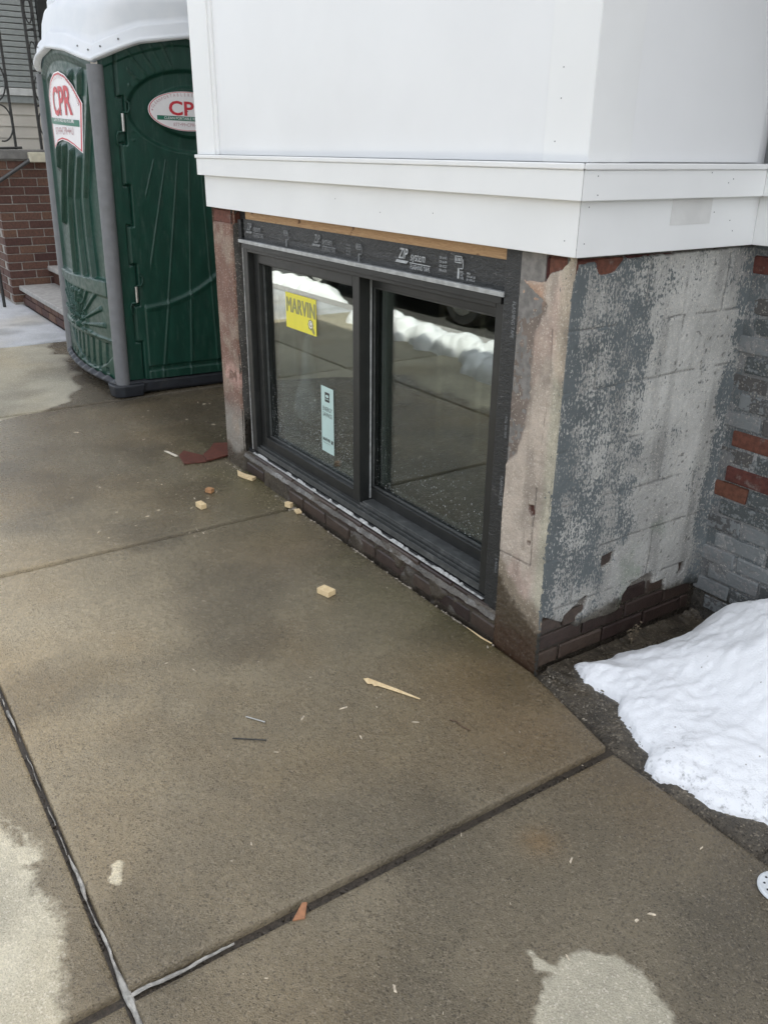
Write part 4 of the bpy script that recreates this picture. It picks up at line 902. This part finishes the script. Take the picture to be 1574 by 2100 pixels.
snowheap('snow_heap', [(.065, .16), (.045, .125), (.13, .095), (.20, .095), (.26, .10), (.30, .06), (.36, .045), (.41, .03), (.47, .0), (.50, -.05), (.55, -.068), (.62, -.045), (.68, -.05), (.74, -.03), (.82, .02), (.9, .03), (1.2, -.02), (1.7, .05), (2.1, .3), (2.1, .79), (.42, .79), (.30, .74), (.20, .68), (.155, .60), (.15, .50), (.115, .42), (.10, .34), (.085, .28), (.10, .22)],
         lambda x, y: .115+.31*sst(.2, .75, y), .34, 11, .007, 'bright white heap of old snow in the nook beside the stucco bay', None, lambda x, y: sst(.35, .6, x))
def snowbank(poly, n, rmin, rmax, zb, seed, step, label):      # shovelled clods piled along the kerb
    P_ = np.array(poly); x0, y0 = P_.min(0)-.2; x1, y1 = P_.max(0)+.2; r_ = np.random.default_rng(seed)
    X, Y = np.meshgrid(np.arange(x0, x1, step), np.arange(y0, y1, step), indexing='ij'); Z = np.full(X.shape, zb-.03)
    k = 0
    while k < n:
        cx, cy = r_.uniform(x0, x1), r_.uniform(y0, y1); dd = -float(sdpoly(np.array([cx]), np.array([cy]), poly)[0])
        if dd < .0: continue
        k += 1; R = r_.uniform(rmin, rmax)*(1 if r_.random() < .3 else .55); cz = zb+min(dd*.55, .07)*r_.uniform(.2, 1.1)
        q = R*R-(X-cx)**2-((Y-cy)*r_.uniform(.8, 1.2))**2; Z = np.maximum(Z, np.where(q > 0, cz+1.0*np.sqrt(np.clip(q, 0, None)), -9))
    Z = Z+(fbm(X, Y, .05, seed, 4)-.5)*.022; nx, ny = X.shape
    i = np.arange(nx-1)[:, None]*ny+np.arange(ny-1)[None, :]; F = np.stack([i, i+ny, i+ny+1, i+1], -1).reshape(-1, 4)
    F = F[(Z.reshape(-1)[F] > zb-.012).any(1)]; used, inv = np.unique(F, return_inverse=True)
    o = rawmesh('snow_bank', np.stack([X, Y, Z], -1).reshape(-1, 3)[used], inv.reshape(-1, 4), M['snow'], None, {'dirt': np.zeros(len(used))}); return tag(o, label, 'snow', 'snow piles along the kerb')
snowbank([(-5.6, -2.62), (-5.2, -2.42), (-4.7, -2.32), (-4.0, -2.34), (-3.5, -2.38), (-3.3, -2.10), (-2.9, -2.06), (-2.7, -2.25), (-3.0, -2.5), (-3.6, -2.62), (-4.2, -2.62), (-5, -2.66)], 420, .05, .14, .0, 31, .014, 'lumpy snow pile by the kerb mirrored in the right window pane')
snowbank([(-11, -3.3), (-11, -3.05), (-9.4, -3.08), (-8.2, -3.12), (-7.3, -3.14), (-6.9, -3.25), (-7.3, -3.35), (-8.6, -3.4)], 520, .06, .17, -.10, 41, .02, 'lumpy snow pile by the kerb mirrored in the left window pane')

# ------------------------------------------------------------------ dark parked car seen in the window's reflection
car = empty('parked_car', (-6.6, -4.38, -.11), 'dark parked car at the kerb mirrored at the top of the window', 'car')
M['carpaint'] = simple('black_car_paint', (.012, .012, .014), .25, .1, 5); M['rubber'] = simple('tyre_rubber', (.02, .02, .02), .8)
cz = -.11; Yc = lambda w_: w_
body = [(-8.95, .35), (-8.9, .22), (-8.45, .2), (-8.42, .42), (-8.25, .6), (-8.02, .66), (-7.8, .6), (-7.62, .42), (-7.6, .2), (-5.62, .2), (-5.6, .42), (-5.42, .6), (-5.2, .66), (-4.98, .6), (-4.8, .42), (-4.78, .2), (-4.4, .25), (-4.32, .45), (-4.4, .72), (-4.7, .82), (-5.5, .93), (-8.1, .98), (-8.85, .95), (-8.97, .7)]
MB().prism(body, lambda u, v, w_: (u, w_, v+cz), -5.230, -3.530).build('body', M['carpaint'], car, .05, 3)
MB().prism([(-8.7, .96), (-8.35, 1.42), (-6.6, 1.46), (-5.55, .92)], lambda u, v, w_: (u, -4.38+(w_+4.38)*(1-.16*max(0, (v-.95)/.5)), v+cz), -5.160, -3.600).build('cabin', M['carpaint'], car, .06, 3)
for (a, b, c, d_) in ((-8.28, -7.5, -8.05, -7.5), (-7.42, -6.0, -7.42, -6.65)):
    MB().add([(a, -3.585, 1.0+cz), (b, -3.585, 1.0+cz), (d_, -3.715, 1.36+cz), (c, -3.715, 1.36+cz), (a, -3.63, 1.0+cz), (b, -3.63, 1.0+cz), (d_, -3.76, 1.36+cz), (c, -3.76, 1.36+cz)], [(0, 1, 2, 3), (4, 7, 6, 5), (0, 4, 5, 1), (1, 5, 6, 2), (2, 6, 7, 3), (3, 7, 4, 0)]).build('side_window', M['frame'], car)
for x in (-8.02, -5.2):
    for y0, y1 in ((-3.76, -3.55), (-5.21, -5.00)):
        t = MB(); t.tube([(x, y0, .32+cz), (x, y0+.03, .32+cz), (x, y1-.03, .32+cz), (x, y1, .32+cz)], [.29, .325, .325, .29], 28); wo = t.build('wheel', M['rubber'], car)
        t = MB(); ys = y1 if y1 > -4.4 else y0; t.tube([(x, ys-.02, .32+cz), (x, ys+.006, .32+cz)], .2, 20); t.build('rim', M['steel'], wo)
bx('headlight', M['alu'], car, -4.45, -4.33, -3.98, -3.60, .55+cz, .68+cz, .02); bx('headlight', M['alu'], car, -4.45, -4.33, -5.16, -4.78, .55+cz, .68+cz, .02)

# ------------------------------------------------------------------ offcuts, splinters and grit on the sidewalk
def block(x, y, l, w_, h, rz, label, mat=None):
    o = MB().box(-l/2, l/2, -w_/2, w_/2, 0, h).build('wood_offcut', mat or M['wood'], None, .0015); o.location = (x, y, .003); o.rotation_euler = (0, random.uniform(-.05, .05), rz)
    return tag(o, label, 'wood offcut', 'wood offcuts on the sidewalk')
block(-.815, -.312, .062, .040, .022, .25, 'pale wood offcut lying alone mid-slab in front of the window')
block(-1.86, -.385, .050, .030, .024, .15, 'pale wood offcut left of the joint, larger of the two near the left pier')
block(-2.02, -.275, .036, .028, .020, .6, 'small orange-brown wood offcut behind the larger pale one near the left pier', simple('orange_wood', (.42, .22, .10), .75, .2, 60))
block(-1.645, -.035, .034, .022, .024, .4, 'small yellow wood offcut against the window base at the joint end')
block(-1.565, -.03, .040, .026, .012, -.2, 'flat pale wood chip against the window base, right of the yellow offcut')
def splinter(pts, h, label, mat=None, z=.004):
    o = MB().prism(pts, lambda u, v, w_: (u, v, w_), z, z+h).build('wood_splinter', mat or M['wood'], None, .0006); return tag(o, label, 'wood splinter', 'wood splinters on the sidewalk')
splinter([(-.262, -.496), (-.232, -.500), (-.222, -.488), (-.210, -.490), (-.206, -.479), (-.15, -.449), (-.075, -.410), (-.077, -.407), (-.15, -.435), (-.235, -.473), (-.255, -.482)], .003, 'long pointed pale wood splinter in front of the right pier')
splinter([(-2.20, -.045), (-2.13, -.035), (-2.06, -.005), (-2.04, -.035), (-2.10, -.055), (-2.15, -.065)], .014, 'jagged pale wood chip at the foot of the left window jamb')
splinter([(-.33, -.020), (-.24, -.018), (-.20, -.014), (-.20, -.017), (-.25, -.024)], .004, 'thin pale wood sliver along the foot of the right pier')
splinter([(.425, -1.115), (.435, -1.09), (.40, -1.065), (.395, -1.075)], .006, 'small reddish wood chip in the wide slab joint', simple('reddish_wood', (.34, .16, .08), .75, .2, 60), -.004)
def nail(a, b, r, label, mat, headr=0):
    t = MB(); z = .003+r; t.tube([(a[0], a[1], z), (b[0], b[1], z)], r, 8)
    if headr: d_ = Vector((b[0]-a[0], b[1]-a[1], 0)).normalized()*.002; t.tube([(b[0], b[1], z), (b[0]+d_.x, b[1]+d_.y, z)], headr, 10)
    o = t.build('nail', mat, None); return tag(o, label, 'nail', 'nails on the sidewalk')
nail((-.285, -.893), (-.232, -.858), .0022, 'short bright steel nail lying on the wet slab', M['steel'], .0045)
nail((-.215, -.968), (-.155, -.890), .0018, 'thin dark bent nail on the wet slab below the bright nail', M['iron'])
# broken red slate by the left pier
rs = empty('broken_slate', (-2.6, -.06, 0), 'broken dark red slate pieces on the ground beside the left pier', 'slate')
sl = [[(-2.46, -.235), (-2.43, -.12), (-2.53, -.10), (-2.66, -.16), (-2.60, -.21)], [(-2.43, -.117), (-2.45, .02), (-2.44, .12), (-2.62, .13), (-2.68, .03), (-2.60, -.03), (-2.535, -.095)]]
for k, p_ in enumerate(sl): MB().prism(p_, lambda u, v, w_: (u, v, w_+.02*(v+.2)*(k == 1)), .003+.001*k, .012+.001*k).build('slate_piece', M['terracotta'], rs, .001)
splinter([(-2.72, -.25), (-2.60, -.23), (-2.60, -.215), (-2.70, -.235)], .006, 'thin white sliver of wood beside the red slate', simple('bleached_wood', (.7, .64, .52), .7, .1, 40))
# round white lid at the right edge
ld_ = MB(); cx, cy, r_ = .962, -.140, .050
def rr(r, z, n=32): return [(cx+r*math.cos(2*PI*k/n), cy+r*math.sin(2*PI*k/n), z) for k in range(n)]
V_ = rr(r_, .003)+rr(r_, .007)+rr(r_*.92, .011)+rr(r_*.85, .010)+rr(r_*.3, .0105)
ld_.add(V_, [(i*32+k, i*32+(k+1) % 32, (i+1)*32+(k+1) % 32, (i+1)*32+k) for i in range(4) for k in range(32)]+[tuple(range(128, 160))], 0, True)
lo_ = ld_.build('perforated_disc', M['plug'], None, base=Vector((cx, cy, .003))); tag(lo_, 'round white perforated plastic disc on the slab near the snow', 'disc')
hl = MB()
for r, n in ((.2, 3), (.45, 7), (.7, 11)):
    for k in range(n): a = 2*PI*k/n+r*3; hl.tube([(cx+r_*r*math.cos(a), cy+r_*r*math.sin(a), .0103), (cx+r_*r*math.cos(a), cy+r_*r*math.sin(a), .0112)], .0028, 8)
hl.build('hole', M['base'], lo_, base=Vector((cx, cy, .003))); lo_.children[-1]['kind'] = 'stuff'
tw = MB(); tw.tube([(.055, -.395, .006), (.075, -.385, .008), (.10, -.385, .007), (.125, -.375, .005)], .0017, 6); tag(tw.build('twig', simple('brown_twig', (.10, .06, .035), .8, .3, 90), None), 'thin curved brown twig on the slab right of the long splinter', 'twig')
wd_ = empty('dry_weed', (.05, .40, 0), 'small dry weed at the brick foot of the side wall behind the snow', 'weed')
for k in range(7):
    a = random.uniform(0, 2*PI); l = random.uniform(.05, .11); q = [(.05+math.cos(a)*l*.5*t*t*.6, .40+math.sin(a)*l*.5*t*t, -.005+l*t) for t in (0, .35, .7, 1)]
    MB().tube(q, [.002, .0017, .0013, .0006], 6).build('stem', M['dry'], wd_)
    for j in range(3):
        p0 = Vector(q[1+j]); d_ = Vector((random.uniform(-1, 1), random.uniform(-1, 1), random.uniform(-.3, .6))).normalized()*random.uniform(.012, .024); s_ = d_.cross(Vector((0, 0, 1))).normalized()*.005
        MB().add([p0, p0+d_*.5+s_, p0+d_, p0+d_*.5-s_, p0+d_*.5+Vector((0, 0, .002))], [(0, 1, 4), (1, 2, 4), (2, 3, 4), (3, 0, 4)]).build('leaf', M['dry'], wd_)
# loose grit and wood crumbs: nobody could count these
def crumbs(name, n, place, smin, smax, mat, label, cat, zf=None, elong=1.0):
    d = MB()
    for i in range(n):
        x, y = place(); s = random.uniform(smin, smax)*(random.random()**1.2+.3); a = random.uniform(0, PI); e = 1+random.random()*elong
        z = .0 if zf is None else zf(x, y); hgt = s*random.uniform(.35, .8)
        c_, s_ = math.cos(a), math.sin(a); q = [(-s*e, -s*.6), (s*e*random.uniform(.5, 1), -s*.7), (s*e, s*.4), (-s*e*.6, s*.7)]
        vb = [(x+u*c_-v*s_, y+u*s_+v*c_, z-.001) for u, v in q]; vt = [(x+.7*(u*c_-v*s_)+random.uniform(-.2, .2)*s, y+.7*(u*s_+v*c_), z+hgt*random.uniform(.7, 1.2)) for u, v in q]
        d.add(vb+vt, [(4, 5, 6, 7), (0, 1, 5, 4), (1, 2, 6, 5), (2, 3, 7, 6), (3, 0, 4, 7)])
    o = d.build(name, mat, None); return tag(o, label, cat, kind='stuff')
crumbs('grit', 1700, lambda: ((lambda x: x+.12*math.sin(x*9)+.05*math.sin(x*31))(random.uniform(-2.33, -.1)), -.012-abs(random.gauss(0, .004+.012*random.random()))), .0015, .006, simple('pale_grit', (.33, .29, .23), .9, .6, 120), 'pale grit and crumbs along the foot of the bay', 'grit', lambda x, y: -.004+max(0, .012+y)*.8)
crumbs('grit', 220, lambda: (random.uniform(.03, .45), random.uniform(-.06, .12)), .001, .004, simple('pale_grit_b', (.16, .14, .11), .6, .7, 120), 'wet grit on the broken ground by the corner', 'grit')
def sp():
    t = random.random()
    if t < .35: return random.gauss(-2.2, .5), random.gauss(-.45, .25)
    if t < .6: return random.uniform(-1.6, .3), random.uniform(-1.0, -.05)
    if t < .8: return random.uniform(-.2, 1.1), random.uniform(-1.3, -.12)
    return random.uniform(-3.6, -2.5), random.uniform(-.2, .7)
crumbs('sawdust', 900, lambda: (random.gauss(-1.5, .5), -.02-abs(random.gauss(0, .07))) if random.random() < .6 else (random.gauss(-2.3, .35), min(-.02, random.gauss(-.22, .14))), .0006, .0018, simple('sawdust', (.5, .42, .30), .9, .4, 90), 'fine sawdust sprinkled by the window base and left pier', 'sawdust')
crumbs('wood_crumbs', 260, lambda: (lambda p_: (p_[0], min(p_[1], -.03) if p_[0] > -2.45 else p_[1]))(sp()), .0010, .004, simple('wood_crumb', (.58, .50, .38), .8, .4, 90), 'scattered pale wood crumbs and chips on the wet slabs', 'wood crumbs', None, 3.5)
crumbs('joint_grit', 700, lambda: (random.gauss(-1.635, .004), random.uniform(-1.3, -.02)) if random.random() < .45 else ((.402+random.gauss(0, .006), random.uniform(-1.4, -.1)) if random.random() < .6 else (random.uniform(-.5, .9), -1.475+random.gauss(0, .006))), .001, .0045, M['grit'], 'grit lying in the slab joints', 'grit', lambda x, y: -.020)
